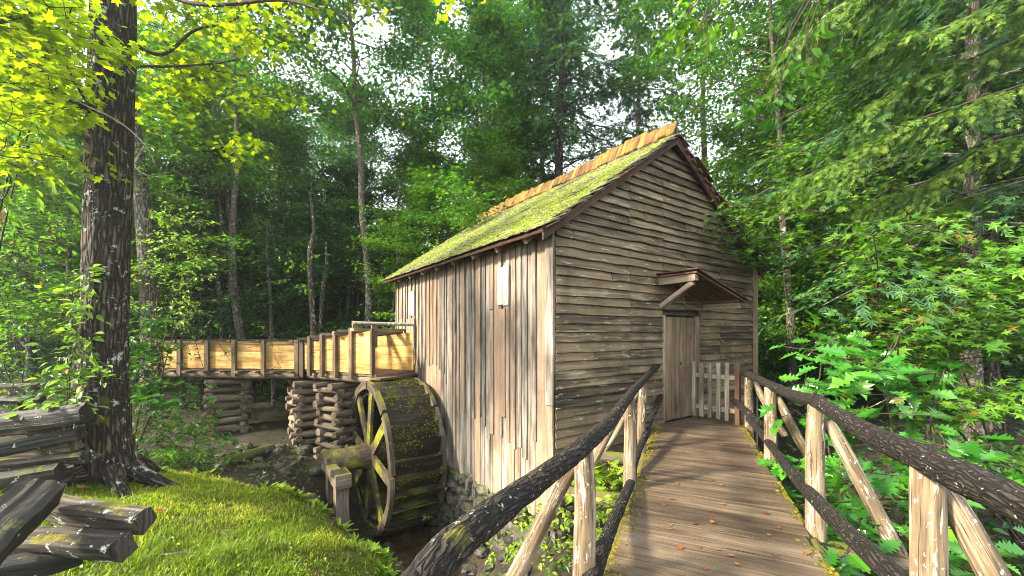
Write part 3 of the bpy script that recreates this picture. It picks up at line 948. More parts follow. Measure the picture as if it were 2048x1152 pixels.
# --- foundation of creek stones
def rock_into(g, c, r, seed, squash=.7, rot=0.0, nu=8, nv=5):
    r_ = np.random.default_rng(seed)
    th = np.linspace(0, 2 * math.pi, nu, endpoint=False)
    ph = np.linspace(-math.pi / 2, math.pi / 2, nv + 2)[1:-1]
    ve = []
    for p_ in ph:
        for t_ in th:
            ve.append([math.cos(p_) * math.cos(t_), math.cos(p_) * math.sin(t_), math.sin(p_)])
    ve += [[0, 0, -1], [0, 0, 1]]
    ve = np.array(ve)
    ve = np.sign(ve) * np.abs(ve) ** .75
    ve *= (1 + r_.normal(0, .09, (len(ve), 1)))
    rr_ = np.asarray(r, float) if np.ndim(r) else V(r, r * r_.uniform(.7, 1), r * squash)
    ve = ve * rr_
    ca, sa = math.cos(rot), math.sin(rot)
    ve = np.stack([ve[:, 0] * ca - ve[:, 1] * sa, ve[:, 0] * sa + ve[:, 1] * ca, ve[:, 2]], 1) + np.asarray(c, float)
    fq, ft = [], []
    for a in range(nv - 1):
        for j in range(nu):
            fq.append((a * nu + j, a * nu + (j + 1) % nu, (a + 1) * nu + (j + 1) % nu, (a + 1) * nu + j))
    for j in range(nu):
        ft.append((nu * nv, (j + 1) % nu, j))
        ft.append((nu * nv + 1, (nv - 1) * nu + j, (nv - 1) * nu + (j + 1) % nu))
    uo = r_.uniform(0, 40, 2)
    uvq = (ve[np.array(fq)][:, :, [0, 2]] + uo)
    uvt = (ve[np.array(ft)][:, :, [0, 2]] + uo)
    k0 = g.n
    g.add(ve, fq, uvq)
    # triangles share the same vertices
    g.loops.append((np.array(ft) + k0).ravel()); g.cnt.append(np.full(len(ft), 3, int)); g.uv.append(uvt.reshape(-1, 2)); g.mi.append(np.zeros(len(ft), int))


g = G()
slab_into(g, MP(.12, 0, -3.2), MP(.12, LEN, -3.2), MP(.12, LEN, -1.2), MP(.12, 0, -1.2), sN, .1, 2)
slab_into(g, MP(.1, .1, -3.0), MP(WID, .1, -3.0), MP(WID, .1, -1.2), MP(.1, .1, -1.2), nF, .08, 2)
found = g.build('foundation', M['stone'], mill)
sd = 100
for lay in range(7):
    zc = -1.25 - lay * .24
    s_ = R_.uniform(-.05, .1)
    while s_ < LEN:
        wd = R_.choice([.16, .25, .36, .5]) * R_.uniform(.85, 1.15)
        g = G()
        rock_into(g, MP(.05 - lay * .012 + R_.uniform(-.04, .03), s_ + wd / 2, zc + R_.uniform(-.07, .07)), V(.16, wd * .58, R_.uniform(.11, .19)), sd, rot=A35 + R_.uniform(-.2, .2))
        g.build('stone', M['stone'], found, smooth=False)
        sd += 1
        s_ += wd
for lay in range(3):
    t_ = .05
    while t_ < 2.6:
        wd = R_.uniform(.22, .45)
        g = G()
        rock_into(g, MP(t_ + wd / 2, .04, -1.22 - lay * .22), V(wd * .56, .15, .14), sd, rot=A35)
        g.build('stone', M['stone'], found)
        sd += 1
        t_ += wd

# ------------------------------------------------------------------ water wheel
WS, WZ, WR = 4.5, -1.05, 1.57
TF, TB = -1.25, -.22
wheel = thing('water_wheel', 'dark mossy wooden water wheel against the mill side', 'water wheel', MP((TF + TB) / 2, WS, WZ - WR))


def WP(t, r, a):
    return MP(t, WS + r * math.cos(a), WZ + r * math.sin(a))


rw = np.random.default_rng(77)
for tt in (TF, TB):
    n_seg = 8
    for k in range(n_seg):
        g = G()
        a0, a1 = 2 * math.pi * k / n_seg + .02, 2 * math.pi * (k + 1) / n_seg - .02
        m = 7
        vs, fs, uvs = [], [], []
        hw = .04
        for i in range(m):
            a = a0 + (a1 - a0) * i / (m - 1)
            ro, ri = WR + rw.normal(0, .008), WR - .17 + rw.normal(0, .008)
            vs += [WP(tt - hw, ro, a), WP(tt + hw, ro, a), WP(tt + hw, ri, a), WP(tt - hw, ri, a)]
        for i in range(m - 1):
            l0, l1 = i * .2, (i + 1) * .2
            for (p_, q_, w0, w1) in ((0, 1, 0, .08), (1, 2, .08, .25), (2, 3, .25, .33), (3, 0, .33, .5)):
                fs.append((i * 4 + p_, i * 4 + q_, i * 4 + 4 + q_, i * 4 + 4 + p_))
                uvs.append(((w0 + k, l0), (w1 + k, l0), (w1 + k, l1), (w0 + k, l1)))
        fs.append((3, 2, 1, 0)); uvs.append(((0, 0), (.1, 0), (.1, .1), (0, .1)))
        e = (m - 1) * 4
        fs.append((e, e + 1, e + 2, e + 3)); uvs.append(((0, 0), (.1, 0), (.1, .1), (0, .1)))
        g.add(vs, fs, uvs)
        g.build('rim', M['rim'], wheel)
NB = 30
mb = []
for k in range(NB):
    a = 2 * math.pi * k / NB + .05
    st = 2 * math.pi / NB
    t0, t1 = TF + .045, TB - .045
    # bucket front: outer lip at the rim, falling inwards towards the next bucket
    p0, p1 = WP(t0, WR - .02, a), WP(t1, WR - .02, a)
    q0, q1 = WP(t0, WR - .17, a + st * 1.0), WP(t1, WR - .17, a + st * 1.0)
    mid = WP(0, 1, a + st / 2) - WP(0, 0, 0)
    q0, q1 = WP(t0, WR - .19, a + st * .95), WP(t1, WR - .19, a + st * .95)
    slab('bucket_board', wheel, p0, p1, q1, q0, nrmz(mid), .035, M['wheel'], n=3, jit=.004, edge=.006)
    nm = 260 if math.sin(a) > -.2 else 90
    tq = rw.uniform(t0, t1, nm); uq = rw.beta(.7, 1.6, nm)
    kq = vnoise(tq * 2 + k * 7, uq * .5 + k * 3, 1.1, 90) + rw.normal(0, .12, nm) > (.42 if .2 < a < 2.2 else .6)
    tq, uq = tq[kq], uq[kq]
    mb.append((p0 + (p1 - p0) * ((tq - t0) / (t1 - t0))[:, None] + (q0 - p0) * uq[:, None] + nrmz(mid) * .036, np.tile(nrmz(mid), (len(tq), 1))))
    # sole board closing the inside of the drum
    p0, p1 = WP(t0, WR - .3, a + .008), WP(t1, WR - .3, a + .008)
    q0, q1 = WP(t0, WR - .3, a + st - .008), WP(t1, WR - .3, a + st - .008)
    slab('sole_board', wheel, p0, p1, q1, q0, nrmz(mid), .03, M['wheel'], n=1)
    slab('bucket_floor', wheel, WP(t0, WR - .27, a), WP(t1, WR - .27, a), WP(t1, WR - .035, a), WP(t0, WR - .035, a), nrmz(np.cross(U, mid)), .02, M['wheel'], n=1)
def tufts(parent, pos, nr, r0, r1, mat, rs_):
    g = G()
    a1 = nrmz(np.cross(nr, V(.3, .2, .93)))
    a2 = np.cross(nr, a1)
    k5 = np.linspace(0, 2 * math.pi, 6)[:5]
    rad = rs_.uniform(r0, r1, len(pos))
    ring = pos[:, None] + (np.cos(k5)[None, :, None] * a1[:, None] + np.sin(k5)[None, :, None] * a2[:, None]) * rad[:, None, None] * rs_.uniform(.7, 1.3, (len(pos), 5, 1))
    vv = np.concatenate([ring, (pos + nr * (rad * rs_.uniform(.4, .9, len(pos)))[:, None])[:, None]], 1).reshape(-1, 3)
    ff = np.stack([np.arange(5), (np.arange(5) + 1) % 5, np.full(5, 5)], -1)[None] + (np.arange(len(pos)) * 6)[:, None, None]
    g.add(vv, ff.reshape(-1, 3), rnd=np.repeat(rs_.random(len(pos)), 6))
    return g.build('moss', mat, parent, kind='stuff', smooth=True)


tufts(wheel, np.concatenate([q[0] for q in mb]), np.concatenate([q[1] for q in mb]), .008, .022, M['wheelmoss'], rw)
for tt in (TF + .02, TB - .02):
    for k in range(8):
        a = 2 * math.pi * k / 8 + .12
        d = WP(0, 1, a) - WP(0, 0, 0)
        side_d = np.cross(U, d)
        beam('spoke', wheel, WP(tt, .16, a + (.25 if k % 2 else -.25)), WP(tt, WR - .1, a), side_d, .215, .06, M['spoke'], n=3)
    g = G()
    tube_into(g, [WP(tt - .16, 0, 0), WP(tt + .16, 0, 0)], .27, 8)
    g.build('hub', M['spoke'], wheel)
log('axle', wheel, [MP(-1.98, WS, WZ), MP(-1.5, WS, WZ), MP(-.9, WS, WZ), MP(-.1, WS, WZ)], [.22, .26, .25, .2], M['spoke'], k=12, rough=.04, smoothpts=8)

# timber stand that carries the outer end of the axle
st_ = thing('wheel_stand', 'grey timber stand with a mossy block under the wheel axle', 'timber stand', MP(-1.9, WS, -2.5))
for (ds, hgt) in ((-.42, -1.36), (.36, -1.36)):
    beam('post', st_, MP(-1.88, WS + ds, -2.75), MP(-1.88, WS + ds, hgt), S, .26, .24, M['stand'], n=4, jit=.006, edge=.006)
beam('beam', st_, MP(-1.9, WS - .72, -1.24), MP(-1.9, WS + .7, -1.24), ZUP, .24, .28, M['stand'], n=4, jit=.008, edge=.008)
beam('block', st_, MP(-1.9, WS - .02, -1.05), MP(-1.92, WS + .56, -1.02), ZUP, .17, .34, M['stand'], n=3, jit=.01, edge=.01)
beam('block', st_, MP(-2.02, WS - .6, -1.1), MP(-2.02, WS - .2, -1.1), ZUP, .14, .18, M['stand'], n=3, jit=.01, edge=.01)

# ------------------------------------------------------------------ flume
flume = thing('flume', 'long raised flume of yellow boards leading to the wheel', 'flume', V(-5.3, 10, .6))
FA, FB, FC = V(-3.06, 8.72, 0), V(-5.2, 9.95, 0), V(-9.35, 10.32, 0)
FW = .95


def perp(a, b_):
    d = nrmz(b_ - a)
    p = V(-d[1], d[0], 0)
    return d, (p if p[1] > 0 else -p)


dAB, nAB = perp(FA, FB)
dBC, nBC = perp(FB, FC)
rf = np.random.default_rng(5)


def wall_boards(a, b_, zb, za, zc, cuts, nrm, inward):
    """three rows of boards between a and b_, top height za at a and zc at b_, cut at the fractions in cuts"""
    for r_ in range(3):
        for c0, c1 in zip(cuts[:-1], cuts[1:]):
            za0 = za + (zc - za) * c0; za1 = za + (zc - za) * c1
            lo = lambda zt, i: zb + (zt - zb) * i / 3
            p0, p1 = a + (b_ - a) * (c0 + .001), a + (b_ - a) * (c1 - .001)
            slab('board', flume, p0 + ZUP * (lo(za0, r_) + .004), p1 + ZUP * (lo(za1, r_) + .004), p1 + ZUP * (lo(za1, r_ + 1) - .004), p0 + ZUP * (lo(za0, r_ + 1) - .004),
                 nrm, .03 + rf.uniform(0, .004), M['flume'], n=2, jit=.002, edge=.001)


lenAB, lenBC = np.linalg.norm(FB - FA), np.linalg.norm(FC - FB)


def fr_at(px, a, b_):
    # fraction along a-b_ where the sight line through column px crosses
    r_ = (px - 1024) / F
    return float((r_ * a[1] - a[0]) / ((b_ - a)[0] - r_ * (b_ - a)[1]))


pAB = [fr_at(p_, FA, FB) for p_ in (746, 708, 676, 650, 625)]
pBC = [fr_at(p_, FB, FC) for p_ in (607, 597, 531, 473, 419, 364, 318)]
wall_boards(FA, FB, .64, 1.59, 1.27, [0, pAB[1], pAB[2], pAB[3], pAB[4], 1], -nAB, nAB)
wall_boards(FB, FC, .64, 1.27, 1.29, [0] + pBC[1:] + [1], -nBC, nBC)
# far side of the trough
Fa2 = MP(-.05, 5.05, 0)
Fb2, Fc2 = FB + nBC * FW, FC + nBC * FW
wall_boards(Fa2, Fb2, .64, 1.56, 1.27, [0, .22, .45, .7, 1], nAB, -nAB)
wall_boards(Fb2, Fc2, .64, 1.27, 1.29, [0, .25, .5, .75, 1], nBC, -nBC)
g = G()
fl = [FA - dAB * .12, FB, FC, Fc2, Fb2, Fa2]
lo_ = [q + ZUP * .585 for q in fl]; hi_ = [q + ZUP * .635 for q in fl]
g.add(hi_, [[5, 4, 3, 2, 1, 0]]); g.add(lo_, [[0, 1, 2, 3, 4, 5]])
for i in range(6):
    j = (i + 1) % 6
    g.add([lo_[i], lo_[j], hi_[j], hi_[i]], [[0, 1, 2, 3]], [[(0, 0), (1, 0), (1, .05), (0, .05)]])
g.build('trough_floor', M['flumepost'], flume)


def fpost(c, d, nrm, zb, zt, ww=.1):
    p = c - nrm * .075
    beam('post', flume, p + ZUP * zb, p + ZUP * zt, d, ww, .07, M['flumepost'], n=2)


for i_, fr_ in enumerate(pAB):
    c = FA + (FB - FA) * max(fr_, .01)
    zt = 1.59 + (1.27 - 1.59) * fr_
    if i_ == 0:
        beam('post', flume, FA - dAB * .03 + ZUP * .6, FA - dAB * .03 + ZUP * 1.63, nAB, .09, .05, M['flumepost'], n=2)
        continue
    fpost(c, dAB, nAB, .5, zt + .14)
    # ties lie across the trough; they stick out towards us
    q = c + ZUP * (zt + .07)
    beam('tie', flume, q - nAB * .18 + dAB * .35, q + nAB * 1.0 - dAB * .5, ZUP, .06, .1, M['tie'], n=2)
for fr_ in pBC:
    c = FB + (FC - FB) * fr_
    fpost(c, dBC, nBC, .45, 1.36)
    q = c + ZUP * 1.335
    beam('tie', flume, q - nBC * .12 + dBC * .12, q + nBC * (FW + .2) + dBC * .12, ZUP, .06, .09, M['flumepost'], n=2)
beam('top_rail', flume, FB - nBC * .03 + ZUP * 1.3, FC - nBC * .03 + ZUP * 1.32, nBC, .1, .04, M['flumepost'], n=6)
for fr_, col_ in ((.16, 'tie'), (.42, 'tie')):
    q = FA + (FB - FA) * fr_
    beam('tie', flume, q - nAB * .2 + ZUP * (1.66 - fr_ * .3), MP(-.06, 5.6 + fr_ * .5, 1.66 - fr_ * .3), ZUP, .06, .12, M['tie'], n=3)
log('lichened_pole', flume, [FA + V(-.5, .25, 1.76), MP(-.09, 5.0, 1.74)], .04, M['dead'], k=7)
for q_, h_ in ((FA + V(-.55, .5, 0), 1.82), (FA + V(-.15, .6, 0), 1.8)):
    beam('post', flume, q_ + ZUP * 1.2, q_ + ZUP * h_, U, .13, .08, M['tie'], n=1)
# log stringers
for off in (.08, .7):
    log('stringer', flume, [FA - dAB * .1 + nAB * off + ZUP * .5, (FA + FB) / 2 + nAB * off + ZUP * .5, FB + nBC * off - dBC * .1 + ZUP * .49], .085, M['crib'], k=8, rough=.04)
    log('stringer', flume, [FB + nBC * off + ZUP * .485, FB * .66 + FC * .34 + nBC * off + ZUP * .46, FB * .33 + FC * .67 + nBC * off + ZUP * .48, FC + nBC * off + ZUP * .47], [.09, .1, .09, .09], M['crib'], k=8, rough=.04)
for k in range(9):
    c = FB + (FC - FB) * (k + .5) / 9
    beam('sleeper', flume, c - nBC * .22 + ZUP * .57, c + nBC * 1.1 + ZUP * .57, ZUP, .045, .12, M['flumepost'], n=1)
beam('apron', flume, FA - dAB * .28 - nAB * .15 + ZUP * .56, Fa2 - dAB * .05 + ZUP * .56, dAB, .3, .04, M['flumepost'], n=2)

# ------------------------------------------------------------------ log cribs under the flume
for (cx, cy_, wid, rot, ztop, lab) in ((-4.12, 9.62, .62, 62, .40, 'log crib pier nearest the water wheel'), (-5.2, 10.28, .66, 40, .38, 'log crib pier under the bend of the flume'),
                                       (-7.65, 10.75, .72, 35, .36, 'log crib pier behind the shrub under the far flume')):
    zg = float(gz(V(cx), V(cy_))[0]) - .05
    pier = thing('log_pier', lab, 'log pier', V(cx, cy_, zg), 'log piers under the flume')
    a = math.radians(rot)
    e1, e2 = V(math.cos(a), math.sin(a), 0), V(-math.sin(a), math.cos(a), 0)
    nl = int((ztop - zg) / .105)
    for k in range(nl):
        z_ = zg + .06 + k * (ztop - zg - .06) / nl
        d_, o_ = (e1, e2) if k % 2 else (e2, e1)
        for sg in (-1, 1):
            rr_ = rf.uniform(.06, .092)
            c = V(cx, cy_, z_) + o_ * sg * wid / 2 * rf.uniform(.9, 1.05)
            tl_ = rf.uniform(-.035, .035, 3)
            ln = wid / 2 + rf.uniform(.06, .17)
            log('log', pier, [c - d_ * ln + tl_, c + rf.normal(0, .012, 3), c + d_ * (wid / 2 + rf.uniform(.06, .17)) - tl_], [rr_ * rf.uniform(.85, 1.1), rr_, rr_ * rf.uniform(.85, 1.1)], M['crib'], k=8, rough=.05, smooth=True)

# ------------------------------------------------------------------ footbridge
BD = V(.400, .9165, 0)                       # along the deck
BN = V(.9165, -.400, 0)                      # across, to our right
BO = V(.656, 2.61, 0)                        # a point on the left edge
BWD = 1.30
bridge = thing('footbridge', 'narrow plank footbridge with log railings leading to the mill door', 'footbridge', V(1.3, 2.5, -.2))


def BP(p, q, z=0):
    return BO + BD * p + BN * q + ZUP * z


rb = np.random.default_rng(9)
p = -4.2
p_end = 6.6
while p < p_end:
    wd = rb.choice([.2, .23, .26, .29])
    x0, x1 = p + .005, min(p + wd - .005, p_end)
    q0, q1 = -.03 + rb.normal(0, .012), BWD + rb.normal(0, .015)
    # stop short of the mill wall

    def qwall(pp):
        # signed depth behind the wall plane: S.(pt-C0) must stay < -0.03
        a0 = np.dot(S, BP(pp, 0) - C0) + .045
        return a0 / -np.dot(S, BN)
    ql0, ql1 = max(q0, qwall(x0)), max(q0, qwall(x1))
    if ql0 < q1 - .1 and ql1 < q1 - .05:
        slab('plank', bridge, BP(x0, ql0, -.045), BP(x0, q1, -.045), BP(x1, q1 + rb.normal(0, .006), -.045), BP(x1, ql1, -.045), ZUP, .045, M['deck'], n=5, jit=.0025, edge=.0025)
    p += wd
for q in (.12, .65, 1.18):
    beam('joist', bridge, BP(-4, q, -.16), BP(4.45, q, -.16), ZUP, .2, .12, M['crossbeam'], n=4)
for q in (-.05, BWD + .02):
    pts = [BP(-4 + k * .85, q + rb.normal(0, .006), -.085) for k in range(11)]
    if q > 0:
        pts.append(BP(5.3, q, -.085))
    log('edge_log', bridge, pts, .055, M['deckedge'], k=7, rough=.08)


# moss cushions along both deck edges
rm_ = np.random.default_rng(12)
gg = G()
nm = 3600
mp_ = rm_.uniform(-1, 6.2, nm)
side_ = rm_.random(nm) < .5
mq = np.abs(rm_.normal(0, .05, nm)) - .03
mq = np.where(side_, mq, BWD - mq)
kp = vnoise(mp_ * 1.0 + 9, mq * 3 + 9, .35, 71) > .42
mp_, mq = mp_[kp], mq[kp]
base = BO[None] + BD[None] * mp_[:, None] + BN[None] * mq[:, None] + ZUP * -.004
kw = (base - C0) @ S < -.05
base = base[kw]
rad = rm_.uniform(.006, .02, len(base))
k6 = np.linspace(0, 2 * math.pi, 6)[:5]
ring = base[:, None] + np.stack([np.cos(k6), np.sin(k6), 0 * k6], 1)[None] * rad[:, None, None] * rm_.uniform(.7, 1.3, (len(base), 5, 1))
vv = np.concatenate([ring, (base + ZUP * (rad * rm_.uniform(.4, .9, len(base)))[:, None])[:, None]], 1).reshape(-1, 3)
ff = np.stack([np.arange(5), (np.arange(5) + 1) % 5, np.full(5, 5)], -1)[None] + (np.arange(len(base)) * 6)[:, None, None]
gg.add(vv, ff.reshape(-1, 3), rnd=np.repeat(rm_.random(len(base)), 6))
gg.build('moss', M['deckmoss'], bridge, kind='stuff', smooth=True)


def on_bridge_edge(px, right):
    """position along the edge where the column px meets the outside of the deck edge"""
    q = BWD + .085 if right else -.085
    r_ = (px - 1024) / F
    o = BP(0, q)
    d = BD
    return float((r_ * o[1] - o[0]) / (d[0] - r_ * d[1])), q


def rz(px, py, Y):
    return P(px, py, Y)


post_spots = [(1, 1857, 927), (1, 1634, 812), (1, 1541, 775), (1, 1498, 748), (0, 1166, 895), (0, 1258, 792), (0, 1286, 765), (0, 1305, 748)]
for (right, px, py) in post_spots:
    pp, q = on_bridge_edge(px, right)
    base = BP(pp, q)
    ztop = CZ - (py - HZ) / F * base[1]
    r0 = (.06 if base[1] < 2.4 else .064) if right else (.06 if base[1] < 4.5 else .056)
    w1, w2 = rb.normal(0, .012, 3) * V(1, 1, 0), rb.normal(0, .012, 3) * V(1, 1, 0)
    log('post', bridge, [base + ZUP * -.42, base + w1 + ZUP * .2, base + w2 + ZUP * .6, base + ZUP * (ztop + .0)], [r0 * 1.12, r0 * 1.05, r0 * .98, r0 * .92], M['post'], k=12, rough=.025, smoothpts=9, ridge=.04)
    sgn = 1 if right else -1
    ob = .5 if right else .52
    # brace leaning out from under the rail to the end of a cross beam
    bb = base + BN * sgn * ob + BD * (.02)
    tp = base + BN * sgn * .07 + ZUP * (ztop - .12) + BD * .05
    md_ = (bb + tp) / 2 + BN * sgn * -.02 + rb.normal(0, .012, 3)
    log('brace', bridge, [bb + ZUP * -.1, (bb + ZUP * -.1) * .35 + md_ * .65 + V(0, 0, -.03), md_ * .4 + tp * .6, tp], [r0 * .85, r0 * .85, r0 * .82, r0 * .72], M['post'], k=10, rough=.03, smoothpts=8, ridge=.05)
    if not (not right and base[1] > 6.3) and not (right and base[1] > 6):
        log('cross_beam', bridge, [base - BN * sgn * .3 + ZUP * -.16, base + BN * sgn * (ob * .6) + ZUP * -.15, base + BN * sgn * (ob + .16) + ZUP * -.16], [.085, .08, .078], M['crossbeam'], k=9, rough=.05)
railspecs = [
    ('top_rail', [(1314, 733, 6.8), (1290, 757, 5.6), (1262, 788, 4.1), (1225, 838, 3.1), (1195, 868, 2.55), (1166, 893, 2.12), (1120, 930, 1.85), (1040, 988, 1.5), (985, 1030, 1.3), (906, 1092, 1.1), (857, 1152, 1.0), (800, 1232, .88)],
     [.05, .05, .05, .052, .054, .055, .052, .054, .056, .056, .056, .056]),
    ('lower_rail', [(1322, 790, 6.9), (1312, 815, 6.3), (1300, 842, 5.7), (1278, 900, 4.75), (1268, 930, 4.4), (1262, 962, 4.0), (1232, 1030, 3.1), (1208, 1090, 2.55), (1186, 1150, 2.2), (1150, 1260, 1.8)], [.045, .04, .045, .042, .04, .046, .05, .05, .055, .055]),
    ('top_rail', [(1487, 745, 6.62), (1515, 757, 5.9), (1545, 772, 4.85), (1590, 792, 3.9), (1638, 804, 3.08)], [.055, .055, .06, .062, .06]),
    ('top_rail', [(1628, 800, 3.15), (1680, 832, 2.75), (1740, 868, 2.3), (1860, 925, 1.68), (1950, 966, 1.42), (2048, 1012, 1.22), (2200, 1085, 1.0), (2500, 1240, .75)], [.05, .06, .064, .066, .063, .06, .058, .055]),
    ('lower_rail', [(1466, 800, 6.8), (1500, 830, 6.3), (1520, 850, 5.7)], [.06, .055, .06]),
    ('lower_rail', [(1508, 838, 6.0), (1545, 880, 5.0), (1585, 930, 3.95), (1612, 960, 3.4), (1655, 1005, 2.9), (1715, 1062, 2.42), (1815, 1152, 1.95), (1950, 1270, 1.55)], [.05, .05, .045, .05, .052, .055, .056, .056]),
]
for (nm, pts, rad_) in railspecs:
    W = [rz(*q) - (BN * .065 if nm == 'lower_rail' and pts[0][0] > 1480 else 0) for q in pts]
    log(nm, bridge, W, np.array(rad_) * .92, M['rail'], k=14, rough=.035, smoothpts=len(W) * 5, ridge=.05)

# picket gate swung open across the end of the deck
gate = thing('picket_gate', 'low grey picket gate standing open beside the mill door', 'gate', V(3.45, 7.1, 0))
ga, gb = V(3.33, 7.30, 0), V(3.70, 6.86, 0)
gd = nrmz(gb - ga)
gn = V(gd[1], -gd[0], 0)
gn = gn if gn[1] < 0 else -gn
for zz in (.22, .78):
    beam('crossbar', gate, ga + ZUP * zz, gb + gd * .12 + ZUP * zz, ZUP, .075, .03, M['picket'], n=2)
for k in range(5):
    c = ga + (gb - ga) * (k / 4.0) + gn * .03
    beam('picket', gate, c + ZUP * (.03 + R_.uniform(0, .02)), c + ZUP * (1.02 + R_.uniform(-.02, .02)), gd, .068, .022, M['picket'], n=3)
gp = thing('gate_post', 'reddish brown square post at the free end of the gate', 'post', gb + gd * .16)
beam('shaft', gp, gb + gd * .16 + ZUP * -.1, gb + gd * .16 + ZUP * 1.02, gd, .075, .07, M['hoodred'], n=3)
gp2 = thing('gate_post', 'dark rough post between the gate and the railing', 'post', gb + gd * .38 + V(.1, .1, 0))
log('shaft', gp2, [gb + gd * .34 + V(.09, .12, -.4), gb + gd * .34 + V(.09, .12, .3), gb + gd * .34 + V(.09, .12, .86)], .085, M['rail'], k=9, rough=.05)

# ------------------------------------------------------------------ split rail fence
fence = thing('split_rail_fence', 'old zigzag fence of split rails, dark and lichen spotted', 'fence', V(-4.2, 3.6, -.55))
rfn = np.random.default_rng(41)


def split_rail(pa, pb, th, mat, flat=.8, tw=0.0, label=None, seed=0):
    r_ = np.random.default_rng(seed)
    k = 22
    ang = np.linspace(0, 2 * math.pi, k, endpoint=False)
    # wedge section with flat faces and a rounded back
    nf = 4
    fa = np.sort(r_.uniform(0, 1.57, nf) * .5 + np.arange(nf) * 1.57)
    fd = r_.uniform(.66, .95, nf)
    sect = np.min([fd[i] / np.maximum(np.cos(np.angle(np.exp(1j * (ang - fa[i])))), .25) for i in range(nf)], axis=0)
    sect = np.minimum(sect, 1.25) * (1 - np.where(r_.random(k) < .22, r_.uniform(.05, .14, k), 0))
    pa, pb = np.asarray(pa), np.asarray(pb)
    n = 6
    pts = [pa + (pb - pa) * t + r_.normal(0, .007, 3) * (0 < t < 1) for t in np.linspace(0, 1, n)]
    rad_ = [th / 2 * (1 + r_.normal(0, .03)) for _ in range(n)]
    return log('rail', fence, pts, rad_, mat, k=k, rough=.018, smooth=False, sect=sect, smoothpts=14, label=label)


fr_list = [
    ((60, 1002, 2.95), (292, 1038, 2.85), .185, 'fence', 'grey rail blotched with white lichen, split end over the grass'),
    ((-60, 1070, 2.95), (250, 1092, 2.75), .19, 'fence', None),
    ((-80, 1165, 2.6), (165, 1105, 2.9), .17, 'fencedark', None),
    ((-120, 1180, 2.0), (75, 985, 2.75), .27, 'fencedark', 'thick dark rail leaning across the near stack'),
    ((-140, 868, 4.6), (172, 826, 4.9), .21, 'fencedark', 'black rail flecked with white, topmost of the middle stack'),
    ((-120, 872, 5.3), (132, 848, 5.1), .17, 'fence', None),
    ((-120, 922, 4.7), (162, 866, 4.95), .18, 'fencedark', None),
    ((-130, 922, 5.2), (150, 890, 5.0), .2, 'fence', None),
    ((-120, 945, 4.9), (178, 913, 5.0), .19, 'fence', None),
    ((-140, 985, 4.6), (122, 938, 4.9), .21, 'fencedark', None),
    ((-120, 785, 6.8), (72, 776, 6.5), .16, 'fence', None),
    ((-110, 803, 6.6), (86, 798, 6.4), .13, 'fencedark', None),
    ((-110, 822, 6.9), (48, 812, 6.5), .18, 'fence', None),
    ((-110, 842, 6.8), (60, 838, 6.4), .16, 'fencedark', None),
]
for i, (a, e, th, mt, lab) in enumerate(fr_list):
    split_rail(P(*a), P(*e), th, M[mt], label=lab, seed=500 + i)

# ------------------------------------------------------------------ leaves and foliage
def strip_leaf(xo, yo, fold=.25, droop=.2):
    xo, yo = np.array(xo), np.array(yo)
    n = len(xo)
    mid = np.stack([xo, 0 * xo, -droop * xo ** 2], 1)
    a = np.stack([xo, yo, fold * yo - droop * xo ** 2], 1)
    c = np.stack([xo, -yo, fold * yo - droop * xo ** 2], 1)
    v = np.concatenate([mid, a, c])
    f = []
    for i in range(n - 1):
        f += [(i, i + 1, n + i + 1), (i, n + i + 1, n + i), (i, 2 * n + i + 1, i + 1), (i, 2 * n + i, 2 * n + i + 1)]
    return v, np.array(f)


def star_leaf(angs, rads, cx=.38, fold=.12, droop=.2):
    an = np.radians(np.array(angs))
    r = np.array(rads)
    x, y = cx + r * np.cos(an), r * np.sin(an)
    v = np.concatenate([[[cx, 0, -droop * cx * cx - .03]], np.stack([x, y, fold * np.abs(y) - droop * x * x], 1)])
    n = len(an)
    f = np.array([(0, 1 + i, 1 + (i + 1) % n) for i in range(n)])
    return v, f


LEAF = {
    'oak': strip_leaf([0, .1, .2, .27, .36, .44, .53, .61, .7, .77, .84, .9, 1], [.02, .05, .19, .08, .30, .13, .37, .15, .30, .12, .17, .06, .0]),
    'star': star_leaf([0, 22, 50, 76, 108, 140, 180, -140, -108, -76, -50, -22], [.62, .24, .58, .24, .5, .22, .38, .22, .5, .24, .58, .24]),
    'maple': star_leaf([0, 14, 24, 52, 80, 112, 150, 180, -150, -112, -80, -52, -24, -14], [.6, .4, .3, .56, .28, .46, .3, .34, .3, .46, .28, .56, .3, .4]),
    'ovate': strip_leaf([0, .2, .45, .75, 1], [.02, .2, .27, .16, 0], .3, .25),
    'long': strip_leaf([0, .25, .55, .8, 1], [.02, .11, .16, .11, 0], .3, .35),
    'rhomb': (np.array([(0, 0, 0), (.45, .28, .06), (1, 0, -.12), (.45, -.28, .06)]), np.array([(0, 2, 1), (0, 3, 2)])),
    'tri5': (np.array([(0, 0, 0), (.25, .42, .04), (.45, .16, .02), (1, 0, -.15), (.45, -.16, .02), (.25, -.42, .04)]), np.array([(0, 2, 1), (0, 3, 2), (0, 4, 3), (0, 5, 4)])),
}
# hemlock spray: a flat feather of five narrow blades
_fv, _ff = [], []
for (bx, ang, ln, wd) in ((0, 0, 1.0, .07), (.15, 38, .5, .06), (.15, -38, .5, .06), (.42, 34, .42, .055), (.42, -34, .42, .055)):
    ca, sa = math.cos(math.radians(ang)), math.sin(math.radians(ang))
    k0 = len(_fv)
    for (lx, ly) in ((0, 0), (.5 * ln, wd), (ln, 0), (.5 * ln, -wd)):
        x, y = bx + lx * ca - ly * sa, lx * sa + ly * ca
        _fv.append((x, y, -.22 * x * x))
    _ff += [(k0, k0 + 2, k0 + 1), (k0, k0 + 3, k0 + 2)]
LEAF['feather'] = (np.array(_fv), np.array(_ff))


